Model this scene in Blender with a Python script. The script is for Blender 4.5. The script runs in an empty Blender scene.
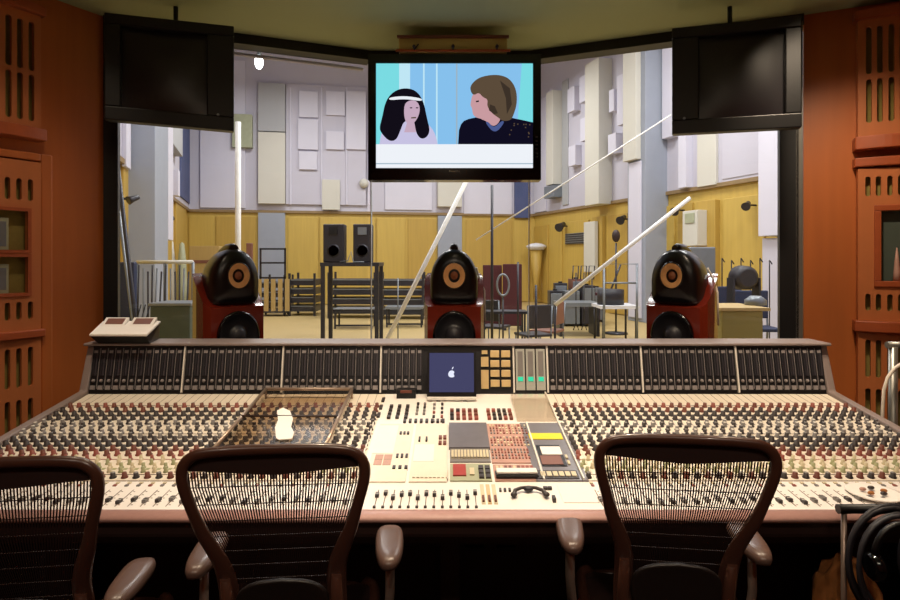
import bpy, math, random
from mathutils import Vector, Matrix
random.seed(7)
SC = bpy.context.scene
COL = SC.collection
PI = math.pi
F = 600.0; CX = 450.0; HY = 260.0; EYE = 1.6

def at(px, py, Y):
    return Vector(((px-CX)/F*Y, Y, EYE-(py-HY)/F*Y))

# ------------------------------------------------------------------ materials
def lin(h):
    h = h.lstrip('#'); r = []
    for i in (0, 2, 4):
        c = int(h[i:i+2], 16)/255
        r.append(c/12.92 if c <= .04045 else ((c+.055)/1.055)**2.4)
    return (*r, 1)

MATS = {}
def mat(name, color, rough=.5, metal=0, spec=.5, emit=None, estr=0, grain=None, bump=0, scale=8, var=.15, coat=0):
    """procedural material: colour varied by noise (grain = stretch axis for wood)"""
    m = bpy.data.materials.new(name); m.use_nodes = True
    nt = m.node_tree; N = nt.nodes; L = nt.links
    b = N['Principled BSDF']
    c = lin(color)
    b.inputs['Roughness'].default_value = rough
    b.inputs['Metallic'].default_value = metal
    b.inputs['Specular IOR Level'].default_value = spec
    b.inputs['Coat Weight'].default_value = coat
    b.inputs['Base Color'].default_value = c
    if emit:
        b.inputs['Emission Color'].default_value = lin(emit)
        b.inputs['Emission Strength'].default_value = estr
    tc = N.new('ShaderNodeTexCoord'); mp = N.new('ShaderNodeMapping')
    L.new(tc.outputs['Object'], mp.inputs['Vector'])
    nz = N.new('ShaderNodeTexNoise'); nz.inputs['Scale'].default_value = scale
    nz.inputs['Detail'].default_value = 4
    if grain == 'z': mp.inputs['Scale'].default_value = (6, 6, .35)
    elif grain == 'x': mp.inputs['Scale'].default_value = (.35, 6, 6)
    elif grain == 'y': mp.inputs['Scale'].default_value = (6, .35, 6)
    L.new(mp.outputs['Vector'], nz.inputs['Vector'])
    mx = N.new('ShaderNodeMix'); mx.data_type = 'RGBA'
    mx.inputs['A'].default_value = tuple(x*(1-var) for x in c[:3])+(1,)
    mx.inputs['B'].default_value = tuple(min(1, x*(1+var)) for x in c[:3])+(1,)
    L.new(nz.outputs['Fac'], mx.inputs['Factor'])
    L.new(mx.outputs['Result'], b.inputs['Base Color'])
    if bump:
        bp = N.new('ShaderNodeBump'); bp.inputs['Strength'].default_value = bump
        bp.inputs['Distance'].default_value = .01
        L.new(nz.outputs['Fac'], bp.inputs['Height']); L.new(bp.outputs['Normal'], b.inputs['Normal'])
    MATS[name] = m
    return m

def emission(name, color, s=1):
    m = bpy.data.materials.new(name); m.use_nodes = True
    nt = m.node_tree; nt.nodes.clear()
    e = nt.nodes.new('ShaderNodeEmission'); o = nt.nodes.new('ShaderNodeOutputMaterial')
    e.inputs['Color'].default_value = lin(color); e.inputs['Strength'].default_value = s
    nt.links.new(e.outputs[0], o.inputs[0]); MATS[name] = m
    return m

def glassy(name, tint, gloss=.035, rough=.0, fres=1.45):
    m = bpy.data.materials.new(name); m.use_nodes = True
    nt = m.node_tree; nt.nodes.clear(); N = nt.nodes; L = nt.links
    t = N.new('ShaderNodeBsdfTransparent'); t.inputs['Color'].default_value = lin(tint)
    g = N.new('ShaderNodeBsdfGlossy'); g.inputs['Roughness'].default_value = rough
    lw = N.new('ShaderNodeLayerWeight'); lw.inputs['Blend'].default_value = .5
    pw = N.new('ShaderNodeMath'); pw.operation = 'POWER'; pw.inputs[1].default_value = 4.5; L.new(lw.outputs['Facing'], pw.inputs[0])
    f = N.new('ShaderNodeMath'); f.operation = 'MULTIPLY_ADD'; f.inputs[1].default_value = .8; f.inputs[2].default_value = gloss; L.new(pw.outputs[0], f.inputs[0])
    mx = N.new('ShaderNodeMixShader'); o = N.new('ShaderNodeOutputMaterial')
    L.new(f.outputs[0], mx.inputs[0]); L.new(t.outputs[0], mx.inputs[1]); L.new(g.outputs[0], mx.inputs[2])
    L.new(mx.outputs[0], o.inputs[0]); MATS[name] = m
    return m

mat('orange_wood', '#B6642E', .42, grain='z', scale=3, var=.16, bump=.05)
mat('orange_wood_x', '#A4502A', .4, grain='x', scale=3, var=.16)
mat('orange_wood_light', '#BC6E3E', .45, grain='z', scale=3, var=.12)
mat('slot_cloth', '#8C7C40', .95, scale=60)
mat('ceiling_paint', '#A4AC86', .85, scale=2, var=.06)
mat('black_frame', '#080709', .5, scale=5)
mat('black_plastic', '#070608', .4, scale=9)
mat('black_gloss', '#070709', .12, scale=9)
mat('dark_screen', '#120C12', .32, spec=.6, scale=3)
mat('dark_grey', '#26242A', .5, scale=9)
mat('aluminium', '#8C8A84', .35, metal=.7, scale=12)
mat('carpet', '#2A1712', .95, scale=80, var=.4, bump=.3)
mat('parquet', '#B8A06C', .45, grain='x', scale=5, var=.14)
mat('lavender', '#C2BFCC', .8, scale=1.5, var=.04)
mat('lavender_pale', '#D0CEDC', .8, scale=1.5, var=.04)
mat('cream_panel', '#CBC8BE', .8, scale=1.5, var=.05)
mat('grey_panel', '#A8A9AC', .8, scale=1.5, var=.05)
mat('blue_panel', '#4C567E', .8, scale=3)
mat('bluegrey', '#979DAA', .7, scale=3, var=.06)
mat('yellow_board', '#C2A450', .55, grain='z', scale=2.2, var=.13)
mat('yellow_board_dark', '#B69646', .55, grain='z', scale=2.2, var=.15)
mat('board_trim', '#8B7450', .6, grain='x', scale=2)
mat('console_grey', '#8A7C78', .45, scale=14, var=.08)
mat('console_dark', '#2C1B18', .5, scale=14)
mat('armrest_leather', '#B48C84', .42, scale=60, var=.1, bump=.1)
mat('cream_face', '#E6DCCC', .5, scale=20, var=.05)
mat('white_face', '#EEE8E2', .5, scale=20, var=.04)
mat('line_dark', '#5A4636', .6)
mat('knob_dark', '#352E2E', .45)
mat('knob_grey', '#7C7876', .45)
mat('knob_red', '#8E4A3E', .45)
mat('knob_brown', '#6E3A2C', .45)
mat('knob_green', '#A2A47C', .45)
mat('knob_cream', '#CFC2A2', .45)
mat('knob_white', '#E2DDD4', .4)
mat('btn_red', '#A8403A', .4)
mat('yellow_strip', '#E2CC16', .5)
mat('steel_screen', '#77747A', .3, metal=.2, scale=20)
mat('pink_face', '#B98F80', .5, scale=30)
mat('brown_face', '#7D5244', .5)
mat('bridge_black', '#131216', .5, scale=20)
mat('bridge_line', '#8A8484', .45)
mat('bridge_line_dim', '#3C383E', .45)
mat('brass_btn', '#C9AE7C', .35)
emission('green_led', '#3FE0A8', 1.0)
mat('meter_grey', '#A9AAA2', .4)
emission('laptop_blue', '#4C4C70', .8)
emission('logo_white', '#E8ECFF', 1.0)
mat('paper', '#EFE9E2', .7, scale=30, var=.03)
mat('chair_frame', '#4E3026', .3, scale=9, var=.1, coat=.2)
mat('chair_mesh', '#2A1815', .6, scale=60)
mat('arm_pad', '#5F4A42', .33, scale=30, var=.08)
mat('chair_metal', '#8C7A70', .3, metal=.6)
mat('red_wood', '#6E2012', .25, grain='z', scale=3, var=.25, coat=.4)
mat('speaker_head', '#0D0A0B', .28, scale=8)
mat('cone_tan', '#DCA468', .5, scale=40, var=.2)
mat('cone_dark', '#8A4E28', .5)
mat('woofer_black', '#16161A', .4)
mat('glass_streak', '#F4F1EA', .5, emit=None)  # pale tone for window reflections built as solid rods
mat('wall_white', '#D6D6DA', .6)
mat('steel_dark', '#35353B', .4, metal=.4)
mat('steel_grey', '#7C8288', .4, metal=.4)
mat('maroon', '#451A1E', .9, scale=20, bump=.2)
mat('tan_wood', '#B59A62', .6, grain='z', scale=4)
mat('olive_wood', '#8A7B3C', .6, grain='x', scale=4)
mat('navy', '#26304E', .7, scale=20)
mat('pale_green', '#A3A78C', .6)
mat('hide', '#B0703A', .8, scale=18, var=.6, bump=.5)
mat('mount_wood', '#B8A860', .4, grain='x', scale=4)
mat('cable_white', '#E4DACB', .4)
mat('cover_frame', '#A89484', .3, metal=.5)
mat('green_grey', '#465046', .6)
mat('leather_seat', '#1E1614', .5)
glassy('window_glass', '#F6F8F8', fres=1.42)
glassy('acrylic', '#DCCDB8', rough=.15, gloss=.10)
glassy('clear_plastic', '#F4F0EA', rough=.1, gloss=.08)
for n, c in (('tv_blue', '#86C0EC'), ('tv_cyan', '#7ADBE2'), ('tv_pale', '#BFE6F4'), ('tv_white', '#EEF2F8'), ('tv_hair', '#120E18'),
             ('tv_skin', '#C6A9BE'), ('tv_blouse', '#C7C2E2'), ('tv_brown', '#5B4B3A'), ('tv_brown2', '#3C3128'), ('tv_skin2', '#C89AA0'),
             ('tv_suit', '#100E20'), ('tv_collar', '#4A5A90'), ('tv_grey', '#9CB4C4')):
    emission(n, c, 1.0)

def M(n): return MATS[n]

# ------------------------------------------------------------------ mesh builder
class MB:
    def __init__(s):
        s.v = []; s.f = []; s.m = []; s.sm = []; s.mats = []
    def mi(s, m):
        if m not in s.mats: s.mats.append(m)
        return s.mats.index(m)
    def add(s, vs, fs, m, smooth=False):
        b = len(s.v); k = s.mi(m)
        s.v += [Vector(v) for v in vs]
        for f in fs:
            s.f.append([b+i for i in f]); s.m.append(k); s.sm.append(smooth)
        return s
    def box(s, a, b, m, T=None):
        x0, x1 = sorted((a[0], b[0])); y0, y1 = sorted((a[1], b[1])); z0, z1 = sorted((a[2], b[2]))
        vs = [Vector(p) for p in ((x0,y0,z0),(x1,y0,z0),(x1,y1,z0),(x0,y1,z0),(x0,y0,z1),(x1,y0,z1),(x1,y1,z1),(x0,y1,z1))]
        if T: vs = [T @ v for v in vs]
        return s.add(vs, [(0,3,2,1),(4,5,6,7),(0,1,5,4),(1,2,6,5),(2,3,7,6),(3,0,4,7)], m)
    def hexa(s, p, m):        # 8 corners, bottom 4 then top 4
        return s.add(p, [(0,3,2,1),(4,5,6,7),(0,1,5,4),(1,2,6,5),(2,3,7,6),(3,0,4,7)], m)
    def prism(s, poly, vec, m, smooth=False):   # poly: 3D loop, extruded along vec
        n = len(poly); vec = Vector(vec)
        vs = [Vector(p) for p in poly]+[Vector(p)+vec for p in poly]
        fs = [tuple(range(n))[::-1], tuple(range(n, 2*n))]
        s.add(vs, fs, m)
        b = len(s.v)-2*n; k = s.mi(m)
        for i in range(n):
            j = (i+1) % n
            s.f.append([b+i, b+j, b+n+j, b+n+i]); s.m.append(k); s.sm.append(smooth)
        return s
    def tube(s, pts, r, m, n=8, closed=False, caps=True, flat=None):
        pts = [Vector(p) for p in pts]; N = len(pts)
        rs = r if isinstance(r, (list, tuple)) else [r]*N
        up = None; vs = []
        for i, p in enumerate(pts):
            if closed: d = pts[(i+1) % N]-pts[i-1]
            else: d = pts[min(i+1, N-1)]-pts[max(i-1, 0)]
            d.normalize()
            if flat is not None:
                a = Vector(flat)-d*d.dot(Vector(flat)); a.normalize(); q = d.cross(a)
            else:
                if up is None:
                    up = Vector((0, 0, 1)) if abs(d.z) < .9 else Vector((1, 0, 0))
                a = up-d*d.dot(up); a.normalize(); up = a; q = d.cross(a)
            ra, rb = rs[i] if isinstance(rs[i], (tuple, list)) else (rs[i], rs[i])
            for k in range(n):
                t = 2*PI*k/n
                vs.append(p+a*ra*math.cos(t)+q*rb*math.sin(t))
        fs = []
        R = N if closed else N-1
        for i in range(R):
            for k in range(n):
                a0 = i*n+k; a1 = i*n+(k+1) % n; b0 = ((i+1) % N)*n+k; b1 = ((i+1) % N)*n+(k+1) % n
                fs.append((a0, a1, b1, b0))
        s.add(vs, fs, m, True)
        if caps and not closed:
            b = len(s.v)-len(vs); k = s.mi(m)
            s.f.append([b+i for i in range(n)][::-1]); s.m.append(k); s.sm.append(False)
            s.f.append([b+(N-1)*n+i for i in range(n)]); s.m.append(k); s.sm.append(False)
        return s
    def lathe(s, prof, m, n=20, T=None, smooth=True, mlist=None):   # prof (r,z)
        vs = []; 
        for r, z in prof:
            for k in range(n):
                t = 2*PI*k/n; v = Vector((r*math.cos(t), r*math.sin(t), z)); vs.append(T @ v if T else v)
        b = len(s.v); s.v += vs
        for i in range(len(prof)-1):
            k_ = s.mi(mlist[i] if mlist else m)
            for k in range(n):
                s.f.append([b+i*n+k, b+i*n+(k+1) % n, b+(i+1)*n+(k+1) % n, b+(i+1)*n+k]); s.m.append(k_); s.sm.append(smooth)
        k_ = s.mi(mlist[-1] if mlist else m)
        if prof[-1][0] > 1e-5: s.f.append([b+(len(prof)-1)*n+k for k in range(n)]); s.m.append(k_); s.sm.append(False)
        if prof[0][0] > 1e-5: s.f.append([b+k for k in range(n)][::-1]); s.m.append(s.mi(m)); s.sm.append(False)
        return s
    def ball(s, c, r, m, n=12):
        r = r if isinstance(r, (tuple, list)) else (r, r, r)
        T = Matrix.Translation(Vector(c)) @ Matrix.Diagonal((r[0], r[1], r[2], 1))
        h = n//2
        return s.lathe([(max(1e-6, math.sin(PI*i/h)), -math.cos(PI*i/h)) for i in range(h+1)], m, n, T)
    def mesh(s, name, inv=None):
        me = bpy.data.meshes.new(name)
        vs = [(inv @ v) for v in s.v] if inv else s.v
        me.from_pydata([tuple(v) for v in vs], [], s.f)
        for m in s.mats: me.materials.append(M(m))
        me.polygons.foreach_set('material_index', s.m)
        me.polygons.foreach_set('use_smooth', s.sm)
        me.update()
        return me

W = {}
def link(o, parent=None, Wm=None):
    COL.objects.link(o)
    if parent: o.parent = parent
    W[o.name] = Wm if Wm is not None else (W[parent.name].copy() if parent else Matrix())
    return o
def meta(o, label=None, cat=None, group=None, kind=None):
    if label: o['label'] = label
    if cat: o['category'] = cat
    if group: o['group'] = group
    if kind: o['kind'] = kind
    return o
def thing(name, label, cat, loc=(0, 0, 0), rz=0, group=None):
    o = bpy.data.objects.new(name, None); o.empty_display_size = .1
    o.location = loc; o.rotation_euler = (0, 0, rz)
    link(o, None, Matrix.Translation(Vector(loc)) @ Matrix.Rotation(rz, 4, 'Z'))
    return meta(o, label, cat, group)
def part(name, mb, parent, world=True, bevel=0, label=None, seg=2):
    inv = W[parent.name].inverted() if world else None
    o = bpy.data.objects.new(name, mb.mesh(name, inv)); link(o, parent)
    if label: o['label'] = label
    if bevel: bev(o, bevel, seg)
    return o
def bev(o, w, seg=2):
    b = o.modifiers.new('bevel', 'BEVEL'); b.width = w; b.segments = seg; b.limit_method = 'ANGLE'; b.angle_limit = math.radians(40)
def solo(name, mb, label, cat, group=None, kind=None, loc=None, bevel=0, rz=0):
    """single-mesh thing; mb in world coords unless loc is given (then local)"""
    Wm = Matrix.Translation(Vector(loc)) @ Matrix.Rotation(rz, 4, 'Z') if loc is not None else Matrix()
    o = bpy.data.objects.new(name, mb.mesh(name)); link(o, None, Wm)
    if loc is not None: o.location = loc; o.rotation_euler = (0, 0, rz)
    if bevel: bev(o, bevel)
    return meta(o, label, cat, group, kind)
def struct(name, mb, bevel=0):
    o = bpy.data.objects.new(name, mb.mesh(name)); link(o); o['kind'] = 'structure'
    if bevel: bev(o, bevel)
    return o
def inst(name, me, parent, pos):
    """a part sharing mesh data, placed at world pos"""
    o = bpy.data.objects.new(name, me); o.location = W[parent.name].inverted() @ Vector(pos); link(o, parent)
    return o
def copy_tree(o, parent=None):
    c = o.copy(); COL.objects.link(c); c.parent = parent; W[c.name] = Matrix()
    for ch in list(o.children): copy_tree(ch, c)
    return c

# ------------------------------------------------------------------ camera
cd = bpy.data.cameras.new('camera'); cam = bpy.data.objects.new('camera', cd); COL.objects.link(cam)
cam.location = (0, 0, EYE); cam.rotation_euler = (PI/2, 0, 0)
cd.sensor_width = 36; cd.lens = 24; cd.shift_y = -40/900; cd.clip_end = 200
SC.camera = cam

# ------------------------------------------------------------------ control room shell
CEIL = 3.16
A = Vector((-2.22, 3.85, 0)); B = Vector((-.6, 4.5, 0)); C_ = Vector((.60, 4.5, 0)); D = Vector((2.25, 3.82, 0))
uL = Vector((-.489, -.873, 0)).normalized(); uR = Vector((.909, -.415, 0)).normalized()
L1 = A+uL*1.15; R1 = D+uR*.95
L2 = Vector((-3.1, -1.6, 0)); R2 = Vector((3.2, -1.6, 0))
room = [A, B, C_, D, R1, R2, L2, L1]
fl = MB(); fl.prism([p+Vector((0, 0, -.1)) for p in room], (0, 0, .1), 'carpet'); struct('floor', fl)
ce = MB(); ce.prism([p+Vector((0, 0, CEIL)) for p in [A+Vector((-.1,.1,0)), B+Vector((0,.2,0)), C_+Vector((0,.2,0)), D+Vector((.1,.1,0)), R1, R2, L2, L1]], (0, 0, .12), 'ceiling_paint')
struct('ceiling', ce)
Z = Vector((0, 0, 1))
def wallslab(p, q, z0, z1, m, out, t=.1):
    mb = MB(); o = Vector(out).normalized()*t
    mb.hexa([p+Z*z0, q+Z*z0, q+o+Z*z0, p+o+Z*z0, p+Z*z1, q+Z*z1, q+o+Z*z1, p+o+Z*z1], m); return mb
nL = Vector((.873, -.489, 0)); nR = Vector((-.415, -.909, 0))
wl = wallslab(A, L1, 0, CEIL, 'orange_wood', -nL); wl2 = wallslab(L1, L2, 0, CEIL, 'orange_wood', (-1, 0, 0))
for a, b in ((wl, wl2),):
    a.add(b.v, b.f, 'orange_wood')
wall_left = struct('wall_left', wl)
wr = wallslab(D, R1, 0, CEIL, 'orange_wood', -nR); wr2 = wallslab(R1, R2, 0, CEIL, 'orange_wood', (1, 0, 0))
wr.add(wr2.v, wr2.f, 'orange_wood')
wall_right = struct('wall_right', wr)
struct('wall_back', wallslab(R2, L2, 0, CEIL, 'orange_wood', (0, -1, 0)))

# front wall below the glass, header above it
GB, GT = .93, 3.09
wf = MB()
for p, q in ((A, B), (B, C_), (C_, D)):
    d = (q-p).normalized(); o = Vector((-d.y, d.x, 0))*.22
    i = -Vector((-d.y, d.x, 0))*.03
    wf.hexa([p+i, q+i, q+o, p+o, p+i+Z*GB, q+i+Z*GB, q+o+Z*GB, p+o+Z*GB], 'black_frame')
    wf.hexa([p+i+Z*GT, q+i+Z*GT, q+o*.45+Z*GT, p+o*.45+Z*GT, p+i+Z*CEIL, q+i+Z*CEIL, q+o*.45+Z*CEIL, p+o*.45+Z*CEIL], 'black_frame')
wall_front = struct('wall_front', wf)

# window: glass and jambs
win = bpy.data.objects.new('window_1', None); link(win); win['kind'] = 'structure'
g = MB()
for p, q in ((A, B), (B, C_), (C_, D)):
    d = (q-p).normalized(); n = Vector((-d.y, d.x, 0))*.06
    g.add([p+n+Z*GB, q+n+Z*GB, q+n+Z*GT, p+n+Z*GT], [(0, 1, 2, 3)], 'window_glass')
part('glass', g, win)
def on_line(p, q, px):
    t = (px-CX)/F; d = q-p
    s = (t*p.y-p.x)/(d.x-t*d.y)
    return p+d*s
jl = on_line(A, B, 118.5); jr = on_line(D, C_, 779)
def post(p, q, w, m, z0, z1, out):
    mb = MB(); o = Vector(out)
    mb.hexa([p-o*.03+Z*z0, q-o*.03+Z*z0, q+o*w+Z*z0, p+o*w+Z*z0, p-o*.03+Z*z1, q-o*.03+Z*z1, q+o*w+Z*z1, p+o*w+Z*z1], m); return mb
dl = (B-A).normalized(); nl = Vector((-dl.y, dl.x, 0)); dr = (D-C_).normalized(); nr = Vector((-dr.y, dr.x, 0))
part('window_frame', post(A, jl, .08, 'black_frame', GB, GT, nl), win)
part('window_frame', post(jr, D-dr*.03, .08, 'black_frame', GB, GT, nr), win)
part('window_trim', post(D-dr*.045, D-dr*.008, .0, 'aluminium', GB, GT+.02, nr), win, label='pale metal strip at the right edge of the window')
for p in (B, C_):
    mb = MB(); mb.box((p.x-.003, p.y+.05, GB), (p.x+.003, p.y+.07, GT), 'cream_panel'); part('glass_joint', mb, win)
mb = MB(); nn = nl
a_, b_ = on_line(A, B, 200)+nl*.14, B+nl*.14-dl*.02
mb.tube([a_+Z*3.07, b_+Z*3.07], .014, 'lavender_pale'); part('top_rail', mb, win, label='pale rail along the top of the left glass')

# ------------------------------------------------------------------ slotted wood fronts on side walls
def curve_panel(outer, holes, half):
    cu = bpy.data.curves.new('tmp', 'CURVE'); cu.dimensions = '2D'; cu.fill_mode = 'BOTH'; cu.extrude = half
    for loop in [outer]+holes:
        sp = cu.splines.new('POLY'); sp.points.add(len(loop)-1)
        for p_, c in zip(sp.points, loop): p_.co = (c[0], c[1], 0, 1)
        sp.use_cyclic_u = True
    ob = bpy.data.objects.new('tmp', cu); COL.objects.link(ob)
    dg = bpy.context.evaluated_depsgraph_get()
    me = bpy.data.meshes.new_from_object(ob.evaluated_get(dg))
    vs = [v.co.copy() for v in me.vertices]; fs = [tuple(p_.vertices) for p_ in me.polygons]
    bpy.data.objects.remove(ob); bpy.data.curves.remove(cu); bpy.data.meshes.remove(me)
    return vs, fs
def slot_loop(s, z0, z1, w):
    r = w/2; pts = []
    for k in range(7): t = PI*k/6; pts.append((s+r*math.cos(t), z1-r+r*math.sin(t)))
    for k in range(7): t = PI+PI*k/6; pts.append((s+r*math.cos(t), z0+r+r*math.sin(t)))
    return pts
class WallF:
    def __init__(s, P, u, n): s.P = P; s.u = u; s.n = n
    def sof(s, px, off=0):
        Q = s.P+s.n*off; t = (px-CX)/F
        return (t*Q.y-Q.x)/(s.u.x-t*s.u.y)
    def zof(s, px, py, off=0):
        q = s.P+s.n*off+s.u*s.sof(px, off); return EYE-(py-HY)/F*q.y
    def pt(s, a, z, o): return s.P+s.u*a+s.n*o+Z*z
    def box(s, mb, a0, a1, z0, z1, o0, o1, m):
        mb.hexa([s.pt(a0,z0,o0), s.pt(a1,z0,o0), s.pt(a1,z0,o1), s.pt(a0,z0,o1), s.pt(a0,z1,o0), s.pt(a1,z1,o0), s.pt(a1,z1,o1), s.pt(a0,z1,o1)], m)
    def panel(s, mb, a0, a1, z0, z1, holes, o0, o1, m):
        vs, fs = curve_panel([(a0,z0),(a1,z0),(a1,z1),(a0,z1)], holes, (o1-o0)/2)
        mb.add([s.pt(v.x, v.y, (o0+o1)/2+v.z) for v in vs], fs, m)
WL = WallF(A, uL, nL); WR = WallF(D, uR, nR)
OFF = .07
def cabinet(wf, side, pxs, pxw, edge, name, label, pyt, pyb, rows, rects=(), ledges=(), light='orange_wood_light', trims=None):
    """pxs: slot centre pixels; edge: inner px edge; rows: (py0,py1) of slot rows"""
    ref = pxs[1]
    z = lambda py: wf.zof(ref, py, OFF)
    a0 = wf.sof(edge, OFF); ac = [wf.sof(p, OFF) for p in pxs]
    pitch = abs(ac[1]-ac[0]); last = max(ac)
    ac = sorted(ac)+[last+pitch*k for k in (1, 2, 3)]
    a1 = ac[-1]+pitch*.9
    w = abs(wf.sof(ref+pxw/2, OFF)-wf.sof(ref-pxw/2, OFF))
    zt, zb = z(pyt), z(pyb)
    base = wf.pt((a0+a1)/2, zb, OFF/2)
    root = thing(name, label, 'cabinet', base, 0)
    holes = []
    rr = []
    for (x0, y0, x1, y1) in rects:
        s0, s1 = sorted((wf.sof(x0, OFF), wf.sof(x1, OFF) if x1 is not None else ac[-1]))
        rr.append((s0, s1, z(y1), z(y0)))
    for y0, y1 in rows:
        for a in ac: holes.append(slot_loop(a, z(y1), z(y0), w))
    for s0, s1, z0, z1 in rr: holes.append([(s0,z0),(s1,z0),(s1,z1),(s0,z1)])
    mb = MB(); wf.panel(mb, a0, a1, zb, zt, holes, OFF-.02, OFF, light); part('slotted_panel', mb, root)
    mb = MB(); wf.box(mb, a0+.01, a1-.01, zb+.01, zt-.01, .002, .012, 'slot_cloth'); part('cloth_backing', mb, root)
    mb = MB(); wf.box(mb, a0, a0+.02, zb, zt, .001, OFF-.021, light); wf.box(mb, a1-.02, a1, zb, zt, .001, OFF-.021, light)
    part('side_board', mb, root)
    for i, (y0, y1, d) in enumerate(ledges):
        mb = MB(); zz0, zz1 = z(y1), z(y0)
        # bowed ledge moulding, deepest in its middle
        n = 12; lo = []; 
        for k in range(n+1):
            a = a0-.02+(a1-a0+.04)*k/n; lo.append(wf.pt(a, zz0, OFF+d*(.45+.55*math.sin(PI*k/n))))
        lo += [wf.pt(a1+.02, zz0, .001), wf.pt(a0-.02, zz0, .001)]
        mb.prism(lo, Z*(zz1-zz0), 'orange_wood_x'); part('ledge', mb, root, bevel=.006)
    return root, rr, z, a0, a1

# left wall
cabinet(WL, 'l', (31.5, 20, 8.5), 6, 41, 'vent_cabinet', 'upper left wall cabinet of orange wood with two rows of slots',
        10, 127, ((18, 68), (72, 119)), ledges=((0, 10, .05), (126, 138, .06)))
rootL, rr, zL, a0, a1 = cabinet(WL, 'l', (30.5, 19, 7.5), 5.5, 41, 'wall_cabinet', 'tall left wall cabinet with slots and two open niches',
        160, 470, ((178, 200), (302, 320), (348, 388), (400, 446)), rects=((27, 211, None, 250), (27, 257, None, 293)), ledges=((331, 339, .03),))
mb = MB()
WL.box(mb, a0-.075, a0-.012, zL(480), zL(150), .001, .05, 'orange_wood'); WL.box(mb, a0-.012, a1, zL(158), zL(150), .001, .05, 'orange_wood')
part('outer_frame', mb, rootL, bevel=.008)
for (s0, s1, z0, z1) in rr:
    mb = MB(); f = .018
    WL.box(mb, s0-f, s1+f, z1, z1+f, OFF, OFF+.012, 'orange_wood_x'); WL.box(mb, s0-f, s1+f, z0-f, z0, OFF, OFF+.012, 'orange_wood_x')
    WL.box(mb, s0-f, s0, z0, z1, OFF, OFF+.012, 'orange_wood_x'); WL.box(mb, s1, s1+f, z0, z1, OFF, OFF+.012, 'orange_wood_x')
    part('niche_frame', mb, rootL)
    mb = MB(); WL.box(mb, s0-.005, s1+.005, z0-.008, z0, .014, OFF-.021, 'orange_wood_x'); part('niche_shelf', mb, rootL)
for i, (s0, s1, z0, z1) in enumerate(rr):
    mb = MB(); s = WL.sof(11, OFF); WL.box(mb, s, s1-.01, z0, z1-.04, .015, .045, 'pale_green'); WL.box(mb, s+.012, s1-.022, z0+.02, z1-.06, .045, .048, 'steel_grey')
    solo('grey_box', mb, 'pale grey-green box in the %s niche of the left wall cabinet' % ('upper', 'lower')[i], 'box', bevel=.003)
# right wall
cabinet(WR, 'r', (869, 880, 891.5), 6, 858, 'vent_cabinet', 'upper right wall cabinet of orange wood with two rows of slots',
        18, 136, ((25, 73), (78, 122)), ledges=((8, 18, .05), (136, 149, .07)))
rootR, rr, zR, a0, a1 = cabinet(WR, 'r', (868, 878.5, 890), 5.5, 858, 'wall_cabinet', 'tall right wall cabinet with slots and framed glazed opening',
        168, 470, ((176, 196), (294, 311), (340, 378), (389, 440)), rects=((881, 211, None, 281),), ledges=((157, 166, .03), (321, 332, .05)))
s0, s1, z0, z1 = rr[0]
mb = MB(); f = .035
WR.box(mb, s0-f, s1+f, z1, z1+f, OFF, OFF+.015, 'orange_wood_x'); WR.box(mb, s0-f, s1+f, z0-f, z0, OFF, OFF+.015, 'orange_wood_x')
WR.box(mb, s0-f, s0, z0, z1, OFF, OFF+.015, 'orange_wood_x'); WR.box(mb, s1, s1+f, z0, z1, OFF, OFF+.015, 'orange_wood_x')
part('window_frame', mb, rootR, bevel=.004)
mb = MB(); WR.box(mb, s0, s1, z0, z1, .013, .02, 'green_grey'); part('glazed_panel', mb, rootR, label='dark grey-green panel behind the opening')
# faint pink lamp shape inside the opening
mb = MB(); sp = WR.sof(897, .05); zz = WR.zof(897, 279, .05)
T = Matrix.Translation(WR.pt(sp, z0, .048))
mb.lathe([(.02, 0), (.018, .05), (.012, .12), (.003, .2)], 'pink_face', 12, T)
solo('pink_figurine', mb, 'small pink cone-shaped ornament inside the right wall opening', 'ornament')

# ------------------------------------------------------------------ mixing console
XL, XR = -1.93, 2.01
Y0, Z0 = 2.04, .745; Y1, Z1 = 2.27, .762; Y2, Z2 = 3.2, .885
SL = (Z2-Z1)/(Y2-Y1)
def surf_z(Y): return Z0+(Y-Y0)*(Z1-Z0)/(Y1-Y0) if Y < Y1 else Z1+(Y-Y1)*SL
def sp(px, py, h=0):
    """point on the console face seen at pixel"""
    k = (py-HY)/F
    Y = (EYE-h-Z1+SL*Y1)/(k+SL)
    if Y < Y1:
        s2 = (Z1-Z0)/(Y1-Y0); Y = (EYE-h-Z0+s2*Y0)/(k+s2)
    return Vector(((px-CX)/F*Y, Y, surf_z(Y)+h))
con = thing('mixing_console', 'long cream recording console covered in knobs and faders, spanning the room', 'mixing console', (.03, 2.75, 0))
CLX, CRX = -.345, .51
def slab(x0, x1, ya, yb, h0, h1, m, mb=None, x0b=None, x1b=None):
    mb = mb or MB(); x0b = x0 if x0b is None else x0b; x1b = x1 if x1b is None else x1b
    a, b = surf_z(ya), surf_z(yb)
    mb.hexa([(x0,ya,a+h0),(x1,ya,a+h0),(x1b,yb,b+h0),(x0b,yb,b+h0),(x0,ya,a+h1),(x1,ya,a+h1),(x1b,yb,b+h1),(x0b,yb,b+h1)], m)
    return mb
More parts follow.
